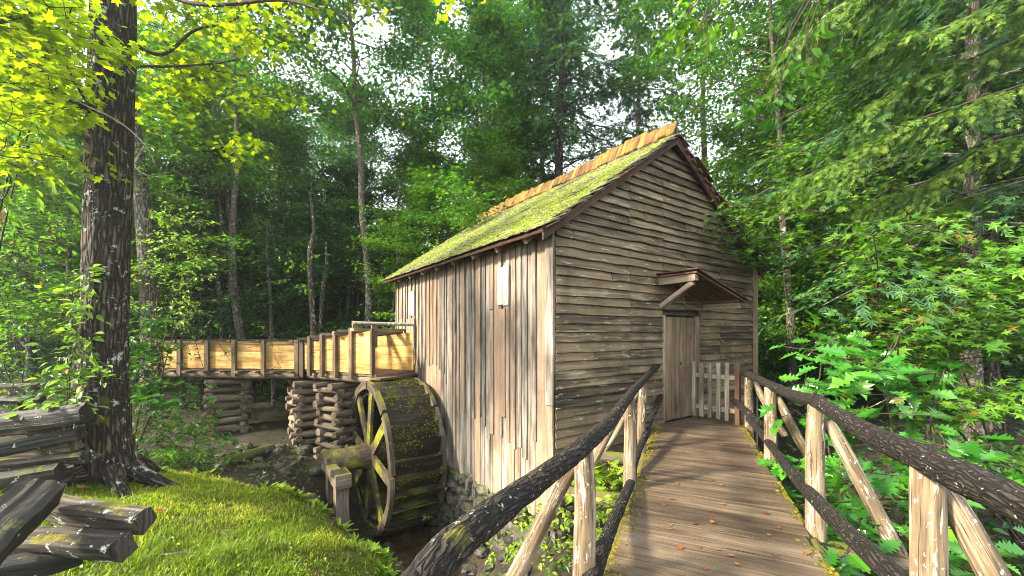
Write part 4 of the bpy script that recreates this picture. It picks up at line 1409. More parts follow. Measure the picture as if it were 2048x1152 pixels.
def frames(axis, normal):
    x = nrmz(axis)
    z = nrmz(normal - x * (normal * x).sum(-1, keepdims=True))
    y = np.cross(z, x)
    return np.stack([x, y, z], 1)                   # rows


def scatter(g, kind, pos, axis, normal, size, mi=0, rs=None):
    rs = rs or RNG
    tv, tf = LEAF[kind]
    n = len(pos)
    if n == 0:
        return
    R = frames(axis, normal)
    size = np.broadcast_to(size, (n,))
    v = np.einsum('kc,ncd->nkd', tv, R) * size[:, None, None] + pos[:, None]
    f = tf[None] + (np.arange(n) * len(tv))[:, None, None]
    g.add(v.reshape(-1, 3), f.reshape(-1, 3), rnd=np.repeat(rs.random(n), len(tv)), mi=mi)


def rand_axis(n, droop, rs, tilt=.45, bias=None):
    az = rs.uniform(0, 2 * math.pi, n)
    ax = np.stack([np.cos(az), np.sin(az), rs.normal(-droop, .25, n)], 1)
    if bias is not None:
        ax = ax + bias
    nm = np.stack([rs.normal(0, tilt, n), rs.normal(0, tilt, n), np.ones(n)], 1)
    return ax, nm


def limb_pts(start, d, L, n=5, up=.15, wob=.06, rs=None):
    t = np.linspace(0, 1, n)[:, None]
    p = start + d * L * t + ZUP * up * L * t * t
    p[1:] += rs.normal(0, wob * L / n, (n - 1, 3))
    return p


def broadleaf_mesh(seed, H, r0, base, R, nl, nleaf, ls, kind='rhomb', wob=.25, crown_up=.3, nsub=6, flat=.12, bark='bark', leaf='l_mid', lean=(0, 0), spread=.3, top=True, dead=0):
    rs = np.random.default_rng(seed)
    n = 12
    t = np.linspace(0, 1, n)
    xy = np.cumsum(rs.normal(0, wob * H / 60, (n, 2)), 0)
    xy -= xy[0]
    tp = np.stack([xy[:, 0] + lean[0] * H * t, xy[:, 1] + lean[1] * H * t, H * t], 1)
    tr = r0 * (1 - .86 * t) * np.where(t < .04, 1.35, 1)
    gt, gc = G(), G()
    tube_into(gt, tp + ZUP * -.15 * (1 - t)[:, None], tr, 10, .04, rs=rs, smoothpts=22, ridge=.05)
    cl_p, cl_d, cl_w = [], [], []
    for i in range(dead):                              # bare dead twigs low on the trunk
        f = rs.uniform(.12, base)
        st = np.array([np.interp(f, t, tp[:, k]) for k in range(3)])
        az = rs.uniform(0, 6.283)
        tube_into(gc, limb_pts(st, V(math.cos(az), math.sin(az), rs.uniform(-.2, .3)), rs.uniform(.5, 2.0), 4, -.1, .3, rs), [.014, .01, .007, .003], 4, 0, cap=False, rs=rs)
    for i in range(nl):
        f = base + (.97 - base) * ((i + rs.uniform(.1, .9)) / nl)
        st = np.array([np.interp(f, t, tp[:, k]) for k in range(3)])
        az = i * 2.4 + rs.uniform(-.6, .6)
        q = (f - base) / (1 - base)
        prof = (.55 + .45 * math.sin(math.pi * min(1, q * 1.1 + .18))) * (1 - .55 * max(0, q - .55) / .45)
        L = R * prof * rs.uniform(.7, 1.15)
        el = rs.uniform(.05, .45) + .5 * q
        d = V(math.cos(az) * math.cos(el), math.sin(az) * math.cos(el), math.sin(el))
        pts = limb_pts(st, d, L, 5, rs.uniform(-.12, crown_up), .22, rs)
        rl = max(.012, np.interp(f, t, tr) * rs.uniform(.32, .5))
        tube_into(gc, pts, np.linspace(rl, rl * .25, 5), 5, 0, cap=False, rs=rs)
        for s_ in range(nsub):
            u = rs.uniform(.25, 1.0)
            k = u * 4
            i0 = min(int(k), 3)
            sp = pts[i0] + (pts[i0 + 1] - pts[i0]) * (k - i0)
            sd_ = nrmz(d * V(1, 1, .3) + rs.normal(0, .75, 3) * V(1, 1, .35))
            sl = L * rs.uniform(.22, .48)
            sp_ = limb_pts(sp, sd_, sl, 4, rs.uniform(-.25, .15), .2, rs)
            tube_into(gc, sp_, np.linspace(rl * .4, rl * .12, 4), 3, 0, cap=False, rs=rs)
            for w_ in np.linspace(.25, 1.05, 4):
                kk = min(w_ * 3, 2.999)
                j0 = int(kk)
                cl_p.append(sp_[j0] + (sp_[j0 + 1] - sp_[j0]) * (kk - j0)); cl_d.append(sd_); cl_w.append(1.0)
    cl_p, cl_d = np.array(cl_p), np.array(cl_d)
    wts = rs.uniform(.2, 1.6, len(cl_p))
    idx = rs.choice(len(cl_p), nleaf, p=wts / wts.sum())
    pos = cl_p[idx] + rs.normal(0, 1, (nleaf, 3)) * V(spread, spread, flat)
    ax, nm = rand_axis(nleaf, .25, rs, .5, cl_d[idx] * .7)
    scatter(gc, kind, pos, ax, nm, ls * rs.uniform(.65, 1.25, nleaf), mi=1, rs=rs)
    return gt.mesh('trunk', M[bark], smooth=True), gc.mesh('crown', [M[bark], M[leaf]])


def hemlock_mesh(seed, H, r0, base, R, nl, ntw, nsp, ss, bark='bark', leaf='l_hem', top_r=.25, droop=.35, wob=.1, az_lim=None, twig_len=.33):
    rs = np.random.default_rng(seed)
    n = 10
    t = np.linspace(0, 1, n)
    xy = np.cumsum(rs.normal(0, wob * H / 60, (n, 2)), 0)
    xy -= xy[0]
    tp = np.stack([xy[:, 0], xy[:, 1], H * t], 1)
    tr = r0 * (1 - .88 * t) * np.where(t < .04, 1.3, 1)
    gt, gc = G(), G()
    tube_into(gt, tp + ZUP * -.15 * (1 - t)[:, None], tr, 9, .04, rs=rs, smoothpts=18, ridge=.05)
    PP, AA, NN = [], [], []
    for i in range(nl):
        f = base + (.985 - base) * ((i + rs.uniform(0, 1)) / nl)
        st = np.array([np.interp(f, t, tp[:, k]) for k in range(3)])
        az = i * 2.4 + rs.uniform(-.5, .5)
        if az_lim is not None:
            az = rs.uniform(*az_lim)
        q = (f - base) / (1 - base)
        L = R * ((1 - q) ** .8 * (1 - top_r) + top_r * (1 - q) + .06) * rs.uniform(.65, 1.15)
        el = rs.uniform(-.05, .3)
        d = V(math.cos(az), math.sin(az), 0)
        tt = np.linspace(0, 1, 6)[:, None]
        pts = st + d * L * tt + ZUP * (math.tan(el) * L * tt - droop * L * tt ** 2)
        pts[1:] += rs.normal(0, .03 * L, (5, 3)) * V(1, 1, .5)
        rl = max(.008, np.interp(f, t, tr) * .3)
        tube_into(gc, pts, np.linspace(rl, rl * .2, 6), 4, 0, cap=False, rs=rs)
        pd = V(-d[1], d[0], 0)
        for s_ in range(ntw):
            u = rs.uniform(.12, 1.0)
            k = u * 5
            i0 = min(int(k), 4)
            sp = pts[i0] + (pts[i0 + 1] - pts[i0]) * (k - i0)
            sg = rs.choice([-1, 1])
            td = nrmz(d * rs.uniform(.4, 1.1) + pd * sg * rs.uniform(.3, 1.0) + ZUP * rs.normal(-.12, .12))
            tl = L * twig_len * (1.1 - u * .6) * rs.uniform(.5, 1.2)
            e = np.linspace(.1, 1, nsp)[:, None]
            tw = sp + td * tl * e + ZUP * (-.25 * tl * e ** 2)
            a = td + ZUP * (-.5 * e) + rs.normal(0, .4, (nsp, 3)) * V(1, 1, .4)
            PP.append(tw); AA.append(a); NN.append(np.tile(ZUP, (nsp, 1)) + rs.normal(0, .35, (nsp, 3)))
    PP, AA, NN = np.concatenate(PP), np.concatenate(AA), np.concatenate(NN)
    scatter(gc, 'feather', PP, AA, NN, ss * rs.uniform(.7, 1.3, len(PP)), mi=1, rs=rs)
    return gt.mesh('trunk', M[bark], smooth=True), gc.mesh('crown', [M[bark], M[leaf]])


def plant_tree(name, label, px, Y, meshes, sc=1.0, rot=0.0, group=None, cat='tree', xy=None, dz=0.0, scz=None):
    x, y = ((px - 1024) / F * Y, Y) if xy is None else xy
    z = float(gz(V(x), V(y))[0]) + dz
    t = thing(name, label, cat, V(x, y, z), group)
    for nm, me in zip(('trunk', 'crown'), meshes):
        o = bpy.data.objects.new(nm, me)
        link(o, V(x, y, z), t)
        o.rotation_euler = (0, 0, rot)
        o.scale = (sc, sc, scz or sc)
    return t


rt = np.random.default_rng(2024)
BL = {
    'mid': broadleaf_mesh(1, 17, .2, .10, 4.4, 40, 36000, .19, 'tri5', leaf='l_mid', spread=.42, flat=.13, nsub=8),
    'cool': broadleaf_mesh(2, 20, .22, .22, 4.6, 38, 25000, .2, leaf='l_cool', spread=.42, flat=.14, nsub=8),
    'bright': broadleaf_mesh(3, 12, .12, .16, 3.3, 34, 30000, .15, 'tri5', leaf='l_bright', bark='bark_pale', spread=.34, flat=.09, nsub=7),
    'dark': broadleaf_mesh(4, 14, .17, .05, 4.3, 42, 40000, .19, leaf='l_dark', spread=.42, flat=.13, nsub=8),
    'open': broadleaf_mesh(5, 22, .19, .32, 4.6, 32, 16000, .19, leaf='l_cool', bark='bark_pale', spread=.4, flat=.13, wob=.4, nsub=7),
    'fork': broadleaf_mesh(6, 18, .17, .3, 4.2, 26, 22000, .17, 'tri5', leaf='l_mid', bark='bark_pale', spread=.38, flat=.11, wob=.7, lean=(.1, 0), nsub=7),
    'high': broadleaf_mesh(8, 21, .17, .52, 4.4, 34, 19000, .19, 'tri5', leaf='l_mid', bark='bark_pale', spread=.4, flat=.13, wob=.35, nsub=7, dead=14),
    'under': broadleaf_mesh(7, 6, .05, .03, 2.7, 26, 22000, .16, leaf='l_dark', spread=.34, flat=.12, nsub=7),
}
HM = {
    'tall': hemlock_mesh(11, 24, .27, .08, 5.0, 100, 22, 6, .32),
    'young': hemlock_mesh(12, 13, .14, .04, 3.6, 84, 22, 6, .26, leaf='l_hem'),
    'bare': hemlock_mesh(14, 24, .27, .36, 4.6, 90, 22, 6, .3),
    'thin': hemlock_mesh(13, 20, .18, .2, 3.8, 76, 20, 6, .3, leaf='l_hem', bark='bark'),
}
# trees one can tell apart: label, column, distance, mesh, scale, turn
named = [
    ('broadleaf_tree', 'pale straight trunk rising behind the flume', 497, 12.9, BL['high'], .8, 1.0),
    ('broadleaf_tree', 'slim grey tree left of the mill roof, behind the first row', 728, 13.2, BL['high'], .85, 2.2),
    ('broadleaf_tree', 'leaning pale trunk forking above the back of the mill roof', 915, 13.0, BL['fork'], .8, .15),
    ('broadleaf_tree', 'light green bushy tree rising beside the leaning pale trunk', 830, 16.5, BL['mid'], .62, 4.0),
    ('broadleaf_tree', 'thin young tree with bright leaves close behind the mill eave', 870, 13.6, BL['bright'], .66, .4),
    ('hemlock_tree', 'tall dark hemlock standing behind the middle of the roof ridge', 1118, 15.5, HM['bare'], .95, .5),
    ('hemlock_tree', 'dark hemlock just left of the tall one behind the roof', 1010, 20.5, HM['thin'], 1.05, 1.9),
    ('broadleaf_tree', 'straight pale trunk behind the roof peak', 1385, 14.8, BL['high'], .95, 3.0),
    ('hemlock_tree', 'feathery yellow green young hemlock behind the upper roof', 1270, 15.5, HM['young'], .78, 1.1),
    ('broadleaf_tree', 'old thick trunk just behind the big trunk on the grass', 300, 11.4, BL['high'], 1.25, 2.0),
    ('broadleaf_tree', 'dense tree with fresh leaves behind the far flume', 400, 14.2, BL['dark'], .62, 5.0),
    ('hemlock_tree', 'dark young hemlock between the flume bend and the forest', 620, 15.5, HM['young'], .62, .8),
    ('broadleaf_tree', 'dark leafy tree filling the gap left of the mill corner', 705, 15.6, BL['dark'], .6, 2.6),
    ('broadleaf_tree', 'leafy tree at the far left beyond the fence', 60, 13.0, BL['mid'], .68, 3.4),
    ('broadleaf_tree', 'bright young tree at the left beyond the fence and vine', 150, 11.5, BL['bright'], .72, 1.9),
    ('hemlock_tree', 'hemlock right of the mill, low dark boughs behind the gable', 1590, 13.5, HM['young'], .95, 2.9),
    ('broadleaf_tree', 'thin lichened trunk right of the gable wall', 1585, 11.0, BL['high'], .7, .7),
    ('broadleaf_tree', 'leafy tree behind the railing, right of the mill', 1700, 11.2, BL['dark'], .64, 1.5),
    ('hemlock_tree', 'dark hemlock far right behind the two brown trunks', 2010, 11.5, HM['tall'], .62, .1),
    ('broadleaf_tree', 'mid green tree right of the roof peak', 1570, 16.0, BL['mid'], .7, 2.5),
    ('broadleaf_tree', 'green tree high above the right eave of the mill', 1650, 15.0, BL['cool'], .8, 5.2),
    ('broadleaf_tree', 'dark leafy tree low on the far right', 1880, 9.6, BL['dark'], .5, 3.6),
    ('broadleaf_tree', 'bright green tree above the railing on the right', 1790, 10.4, BL['bright'], .85, 2.4),
    ('broadleaf_tree', 'leafy green tree filling the upper right behind the hemlock boughs', 1900, 9.8, BL['mid'], .66, 4.4),
    ('broadleaf_tree', 'fresh green tree just right of the mill roof', 1600, 12.6, BL['bright'], 1.0, .9),
    ('broadleaf_tree', 'fresh green tree between the maple and the pale straight trunk', 385, 13.4, BL['bright'], .95, 1.7),
    ('broadleaf_tree', 'mid green tree between the two pale straight trunks', 560, 16.5, BL['mid'], .66, 2.9),
    ('broadleaf_tree', 'light green tree over the back end of the roof', 985, 14.4, BL['bright'], .82, 3.3),
]
for (nm, lab, px, Y, me, sc_, ro) in named:
    plant_tree(nm, lab, px, Y, me, sc_, ro)
far = [('cool', 'open', 'mid'), ('tall', 'thin')]
rows = [(21.0, 9), (25.5, 10), (31.0, 11), (38.0, 13)]
for r_, (Y, nn) in enumerate(rows):
    for k in range(nn):
        px = -350 + (2750) * (k + rt.uniform(.15, .85)) / nn
        Yk = Y + rt.uniform(-1.6, 1.6)
        # leave the bright openings of the canopy free
        if any(a < px < c for (a, c) in ((545, 660), (775, 860), (1440, 1560))) and r_ < 3:
            continue
        if rt.random() < .62:
            key = rt.choice(['cool', 'open', 'mid', 'dark'])
            plant_tree('broadleaf_tree', 'misty broadleaf tree deep in the forest', px, Yk, BL[key], rt.uniform(.8, 1.15), rt.uniform(0, 6.28), 'misty broadleaf trees deep in the forest')
        else:
            key = rt.choice(['tall', 'thin'])
            plant_tree('hemlock_tree', 'misty dark hemlock deep in the forest', px, Yk, HM[key], rt.uniform(.8, 1.1), rt.uniform(0, 6.28), 'misty hemlocks deep in the forest')
plant_tree('broadleaf_tree', 'sparse tall tree in the sky gap over the back of the roof', 868, 20.5, BL['open'], .95, 4.1)
plant_tree('broadleaf_tree', 'thin crowned tree in the sky gap left of the mill', 640, 33.0, BL['open'], .9, 1.3)
for k in range(44):
    px, Y = (rt.uniform(180, 830), rt.uniform(15, 24)) if k < 28 else (rt.uniform(1530, 2200), rt.uniform(12.5, 20))
    plant_tree('understorey_tree', 'small dark leafy tree of the understorey', px, Y, BL['under'], rt.uniform(.7, 1.2), rt.uniform(0, 6.28), 'small dark trees of the understorey')
# slim bare stems in the dark understorey behind the flume
stem_g = G()
tube_into(stem_g, [V(0, 0, -.2), V(.05, .03, 2), V(-.03, .05, 4.2), V(.08, 0, 5.0), V(.02, .06, 6)], [.075, .065, .055, .045, .02], 7, .03, smoothpts=12)
stem_me = stem_g.mesh('stem', M['bark'], smooth=True)
for k in range(46):
    px, Y = rt.uniform(330, 800) if k < 34 else rt.uniform(1520, 2040), rt.uniform(12, 16)
    x = (px - 1024) / F * Y
    z = float(gz(V(x), V(Y))[0])
    o = bpy.data.objects.new('bare_stem', stem_me)
    link(o, V(x, Y, z))
    s_ = rt.uniform(.6, 1.4)
    o.scale = (s_, s_, rt.uniform(.8, 1.3))
    o.rotation_euler = (rt.normal(0, .04), rt.normal(0, .04), rt.uniform(0, 6.28))
    setp(o, 'slim bare understorey trunk in the dark of the forest', 'tree', 'slim bare trunks in the dark of the forest')

# tree added out of view on the sun's side to shade the forest behind the flume
for (q_, r_, key, sc_) in ((25, 18, 'dark', 1.25),):
    plant_tree('broadleaf_tree', 'unseen tree added beyond the left of the fence to shade the forest', 0, 0, BL[key], sc_, q_, 'unseen trees added to shade the forest', xy=(-.37 * q_ - .93 * r_, .93 * q_ - .37 * r_))


# ------------------------------------------------------------------ near plants: stems, sprays and leaves that can be told apart
def leafy_plant(name, label, cat, base, sprays, kind, size, mat, stem_r=.012, bark='twig', up=.5, tilt=.4, seed=1, parts=True, droop=.25, org=None, mains=None, flat=.35, cam_face=.0, twigs=True, maxparts=300, sun_face=0.0, stems=True):
    """base: where the stems start; sprays: (px, py, Y, radius in metres, leaves)"""
    rs = np.random.default_rng(seed)
    t = thing(name, label, cat, base if org is None else org)
    gs = G()
    PP, AA, NN = [], [], []
    heads = []
    for (px, py, Y, r, nlf) in sprays:
        c = P(px, py, Y)
        if stems and (len(heads) < 4 or len(sprays) < 8):
            heads.append(c)
            m_ = (base + c) / 2 + rs.normal(0, .08, 3) + ZUP * .12 * np.linalg.norm(c - base)
            tube_into(gs, [base + rs.normal(0, .02, 3), m_, c], [stem_r, stem_r * .7, stem_r * .35], 5, 0, cap=False, smoothpts=7, rs=rs)
        elif stems:
            hd = heads[int(np.argmin([np.linalg.norm(h_ - c) + .5 * max(0, h_[2] - c[2]) for h_ in heads]))]
            tube_into(gs, [hd, (hd + c) / 2 + rs.normal(0, .04, 3), c], [stem_r * .45, stem_r * .35, stem_r * .25], 4, 0, cap=False, smoothpts=5, rs=rs)
            heads.append(c)
        ntw = max(3, int(nlf / 5))
        ends = c + rs.normal(0, .6, (ntw, 3)) * V(r, r, r * flat)
        for e in ends:
            if twigs:
                tube_into(gs, [c, (c + e) / 2 + rs.normal(0, .02, 3), e], [stem_r * .35, stem_r * .28, stem_r * .15], 3, 0, cap=False, rs=rs)
        idx = rs.integers(0, ntw, nlf)
        u = rs.uniform(.4, 1.15, nlf)[:, None]
        PP.append(c + (ends[idx] - c) * u + rs.normal(0, .25 * size, (nlf, 3)))
        az = rs.uniform(0, 6.283, nlf)
        out = (ends[idx] - c) / max(r, .05)
        AA.append(np.stack([np.cos(az), np.sin(az), rs.normal(-droop, .25, nlf)], 1) * .8 + out * V(1, 1, .3))
        nn_ = np.stack([rs.normal(0, tilt, nlf), rs.normal(0, tilt, nlf), np.ones(nlf)], 1)
        nn_ = nn_ + V(0, -1, 0) * cam_face + V(SUN_AZ[0], SUN_AZ[1], .6) * sun_face
        NN.append(nn_)
    PP, AA, NN = np.concatenate(PP), np.concatenate(AA), np.concatenate(NN)
    SZ = size * rs.uniform(.45, 1.25, len(PP))
    if gs.n:
        gs.build('stem', M[bark], t, smooth=True)
    order = np.argsort(np.linalg.norm(PP - V(0, 0, CZ), axis=1) / SZ)
    npart = min(maxparts, len(PP)) if parts else 0
    if npart:
        key = (kind, mat)
        if key not in LEAFME:
            tv, tf = LEAF[kind]
            lst = []
            for q in range(7):
                gg = G()
                jj = np.random.default_rng(q)
                vv_ = tv * (1 + jj.normal(0, .06, tv.shape)) + V(0, 0, 1) * (tv[:, :1] ** 2) * jj.normal(0, .3)
                gg.add(vv_, tf, rnd=jj.random())
                lst.append(gg.mesh('leaf', M[mat]))
            LEAFME[key] = lst
        R = frames(AA, NN)
        for q in order[:npart]:
            o = bpy.data.objects.new('leaf', LEAFME[key][int(q) % 7])
            COL.objects.link(o)
            o.parent = t
            mt = Matrix(R[q].T.tolist()).to_4x4()
            o.matrix_basis = Matrix.Translation(Vector(PP[q] - WL[t.name])) @ mt @ Matrix.Scale(float(SZ[q]), 4)
    rest = order[npart:]
    if len(rest):
        gl = G()
        scatter(gl, kind, PP[rest], AA[rest], NN[rest], SZ[rest], rs=rs)
        gl.build('foliage', M[mat], t, kind='stuff')
    return t


LEAFME = {}


def sp_rand(rs, n, x0, x1, y0, y1, Y0, Y1, r, nl):
    return [(rs.uniform(x0, x1), rs.uniform(y0, y1), rs.uniform(Y0, Y1), r * rs.uniform(.7, 1.3), nl) for _ in range(n)]


rp = np.random.default_rng(99)

# --- the big maple on the grass
mt_pts = [P(215, 985, 5.6), P(213, 940, 5.6), P(206, 850, 5.6), P(207, 750, 5.6), P(210, 600, 5.6), P(214, 450, 5.6), P(219, 300, 5.6), P(223, 150, 5.6), P(227, 0, 5.6), P(232, -220, 5.65), P(240, -480, 5.7)]
maple = thing('maple_tree', 'big maple with a dark furrowed trunk on the grass and yellow green leaves', 'tree', mt_pts[0] + V(0, 0, .1))
g = G()
tube_into(g, mt_pts, [.42, .32, .272, .25, .24, .242, .242, .238, .235, .2, .14], 40, .012, smoothpts=90, ridge=.03, rs=np.random.default_rng(4))
tr_o = g.build('trunk', M['bark_big'], maple, smooth=True)
for k, (dx, dy, L) in enumerate(((-.9, -.35, .75), (.75, -.5, .8), (1.0, .1, .9), (-.2, -1.0, .55), (.25, .9, .6))):
    d = nrmz(V(dx, dy, 0))
    b0 = mt_pts[0]
    zz = lambda q: float(gz(V(q[0]), V(q[1]))[0])
    e0, e1, e2 = b0 + d * .3, b0 + d * (.32 + L * .35), b0 + d * (.3 + L)
    log('root', maple, [e0 + ZUP * .35, V(e1[0], e1[1], zz(e1) + .07), V(e2[0], e2[1], zz(e2) - .07)], [.13, .09, .04], M['bark_big'], k=10, rough=.04, smoothpts=9)
limbs = [
    ([(214, 225, 5.5), (165, 212, 5.3), (100, 180, 5.0), (20, 150, 4.7), (-80, 120, 4.4)], .07, M['bark_big']),
    ([(225, 130, 5.6), (330, 133, 5.8), (430, 127, 6.0), (480, 118, 6.1)], .022, M['twig']),
    ([(228, 60, 5.6), (320, 110, 5.9), (390, 60, 6.1), (470, 40, 6.2), (520, -30, 6.2)], .03, M['twig']),
    ([(180, 215, 5.35), (240, 245, 5.1), (290, 290, 5.2), (310, 330, 5.3)], .014, M['dead']),
    ([(236, 240, 5.1), (190, 220, 4.9), (130, 190, 4.7)], .012, M['dead']),
    ([(205, 250, 5.5), (110, 100, 5.0), (60, 20, 4.8), (20, -60, 4.6)], .03, M['twig']),
    ([(228, -60, 5.6), (330, -10, 5.4), (420, 10, 5.2), (560, 0, 5.1), (640, 20, 5.0)], .035, M['twig']),
    ([(228, -90, 5.6), (120, -20, 4.6), (40, 30, 4.2), (-60, 60, 4.0)], .04, M['twig']),
    ([(290, 290, 5.2), (270, 330, 5.2), (300, 352, 5.25), (345, 350, 5.3)], .009, M['dead']),
]
for pts, r0, mt_ in limbs:
    log('limb', maple, [P(*q) for q in pts], np.linspace(r0, r0 * .35, len(pts)), mt_, k=8, rough=.05, smoothpts=len(pts) * 4)
lp, la, ln_ = [], [], []
mg = G()
clusters = sp_rand(rp, 33, -60, 150, -60, 120, 3.9, 5.6, .42, 0) + sp_rand(rp, 24, -60, 130, 90, 225, 4.0, 5.4, .4, 0) + sp_rand(rp, 20, 300, 640, -60, 70, 5.0, 6.6, .45, 0) \
    + sp_rand(rp, 15, 300, 520, 40, 200, 5.8, 6.8, .38, 0) + sp_rand(rp, 10, 330, 580, 150, 300, 5.9, 6.8, .36, 0) + sp_rand(rp, 6, 620, 980, -60, 5, 4.6, 5.6, .3, 0) \
    + sp_rand(rp, 4, 195, 280, 75, 130, 4.9, 5.15, .14, 0) + sp_rand(rp, 10, -40, 130, 190, 330, 4.2, 5.4, .35, 0) + sp_rand(rp, 8, 110, 320, -40, 240, 6.4, 7.2, .4, 0)
for (px, py, Y, r, _) in clusters:
    c = P(px, py, Y)
    nlf = 50 if px < 170 else (16 if r < .22 else 38)
    e = c + rp.normal(0, .55, (nlf, 3)) * V(r, r, r * .3)
    for q in range(5):
        tube_into(mg, [c, (c + e[q]) / 2, e[q]], [.006, .005, .003], 3, 0, cap=False, rs=rp)
    lp.append(e)
    az = rp.uniform(0, 6.283, nlf)
    la.append(np.stack([np.cos(az), np.sin(az), rp.normal(-.3, .25, nlf)], 1) + (e - c))
    ln_.append(np.stack([rp.normal(0, .4, nlf), rp.normal(0, .4, nlf), np.ones(nlf)], 1))
lp, la, ln_ = np.concatenate(lp), np.concatenate(la), np.concatenate(ln_)
lsz = .105 * rp.uniform(.6, 1.3, len(lp))
mg.build('twig_sprays', M['twig'], maple, kind='stuff')
order = np.argsort(np.linalg.norm(lp - V(0, 0, CZ), axis=1) / lsz)
vis = [q for q in order if 0 < (lp[q][0] / lp[q][1] * F + 1024) < 2048 and 0 < HZ - (lp[q][2] - CZ) / lp[q][1] * F < 1152]
pick = set(vis[:300])
tv, tf = LEAF['maple']
mme = []
for q in range(4):
    gg = G()
    jj = np.random.default_rng(60 + q)
    gg.add(tv * (1 + jj.normal(0, .05, tv.shape)) + V(0, 0, 1) * (tv[:, :1] ** 2) * jj.normal(0, .15), tf, rnd=jj.random() * .2)
    mme.append(gg.mesh('leaf', M['l_maple']))
R_l = frames(la, ln_)
for q in pick:
    o = bpy.data.objects.new('leaf', mme[q % 4])
    COL.objects.link(o)
    o.parent = maple
    o.matrix_basis = Matrix.Translation(Vector(lp[q] - WL[maple.name])) @ Matrix(R_l[q].T.tolist()).to_4x4() @ Matrix.Scale(float(lsz[q]), 4)
rest = np.array([q for q in range(len(lp)) if q not in pick])
gl = G()
scatter(gl, 'maple', lp[rest], la[rest], ln_[rest], lsz[rest], rs=rp)
gl.build('foliage', M['l_maple'], maple, kind='stuff')

# --- vine climbing the left side of that trunk
leafy_plant('climbing_vine', 'pale green vine climbing the left side of the big maple trunk', 'vine', P(150, 880, 5.3), [(px_, py_, Y_, r_, n_ * 2) for (px_, py_, Y_, r_, n_) in
            [(150, 820, 5.2, .25, 26), (135, 780, 5.15, .3, 34), (140, 740, 5.2, .25, 30), (150, 700, 5.25, .22, 26), (148, 660, 5.25, .22, 26), (152, 620, 5.25, .2, 22), (158, 575, 5.25, .15, 16), (185, 765, 5.1, .15, 10), (205, 745, 5.12, .08, 5), (165, 545, 5.25, .12, 10), (120, 830, 5.2, .25, 22), (172, 690, 5.2, .15, 10)]],
            'ovate', .115, 'l_vine', stem_r=.01, seed=3, tilt=.5, sun_face=.7, flat=1.2)
# --- long-leaved saplings at the far left
leafy_plant('buckeye_sapling', 'sapling with long drooping pale leaves left of the maple trunk', 'sapling', P(-60, 900, 6.2), sp_rand(rp, 14, -30, 90, 190, 420, 5.3, 6.2, .35, 26), 'long', .22, 'l_vine', stem_r=.02, seed=4, droop=.8, sun_face=.4, flat=.8)
leafy_plant('leafy_shrub', 'sunlit light green shrub behind the fence, left of the vine', 'shrub', P(60, 880, 7.2), sp_rand(rp, 26, -40, 150, 440, 720, 6.4, 7.6, .45, 46), 'ovate', .1, 'l_bright', stem_r=.015, seed=5, sun_face=.4, flat=.5)
leafy_plant('leafy_shrub', 'low tangled shrub on the ground behind the split rails', 'shrub', P(90, 860, 7.0), sp_rand(rp, 14, 20, 190, 740, 850, 6.2, 7.2, .4, 36), 'ovate', .09, 'l_mid', stem_r=.012, seed=6, flat=.5)
leafy_plant('leafy_shrub', 'tall shrub with clusters of pale sunlit leaves right of the maple trunk', 'shrub', P(300, 850, 9.6), sp_rand(rp, 30, 262, 400, 420, 650, 9.3, 9.95, .45, 50), 'ovate', .105, 'l_vine', stem_r=.02, seed=7, sun_face=.5, flat=.45)
leafy_plant('oak_sapling', 'oak sapling with lobed leaves in front of the left end of the flume', 'sapling', P(262, 930, 7.4), sp_rand(rp, 26, 240, 330, 620, 810, 7.0, 7.8, .3, 24), 'oak', .17, 'l_mid', stem_r=.018, seed=8, sun_face=.4, flat=.6)
leafy_plant('leafy_shrub', 'dark green shrub growing in the hollow under the flume', 'shrub', P(360, 940, 7.8), sp_rand(rp, 34, 255, 455, 800, 930, 7.2, 8.6, .35, 44), 'ovate', .1, 'l_mid', stem_r=.012, seed=9, flat=.6)
leafy_plant('overhanging_branch', 'thin leafy branch hanging in front of the flume boards', 'branch', P(300, 560, 7.5), [(375, 690, 8.6, .22, 26), (400, 715, 8.7, .2, 22), (450, 705, 8.8, .14, 14), (355, 690, 8.3, .2, 22), (545, 690, 9.0, .12, 12), (562, 735, 9.0, .1, 9), (420, 640, 8.6, .3, 30), (530, 650, 9.0, .25, 24), (430, 800, 8.7, .15, 18), (425, 770, 8.7, .12, 14), (350, 650, 8.2, .25, 28), (475, 725, 8.9, .1, 8)],
            'ovate', .075, 'l_mid', stem_r=.014, seed=10, org=P(300, 560, 7.5), flat=.8, parts=False)
leafy_plant('overhanging_branch', 'long pale twig with leaves left of the mill, above the flume', 'branch', P(400, 545, 10.5), [(500, 528, 10.4, .15, 8), (585, 525, 10.2, .35, 40), (610, 575, 10.2, .3, 34), (560, 560, 10.3, .25, 26), (640, 510, 10.2, .25, 22)],
            'ovate', .09, 'l_bright', stem_r=.006, bark='dead', seed=12, flat=.6, parts=False, stems=False)
leafy_plant('fern_clump', 'ferns and seedlings at the grass edge right of the maple roots', 'fern', P(330, 945, 6.9), sp_rand(rp, 14, 250, 450, 900, 950, 6.8, 7.4, .22, 26), 'long', .12, 'l_bright', stem_r=.006, seed=13, flat=.5, parts=False)
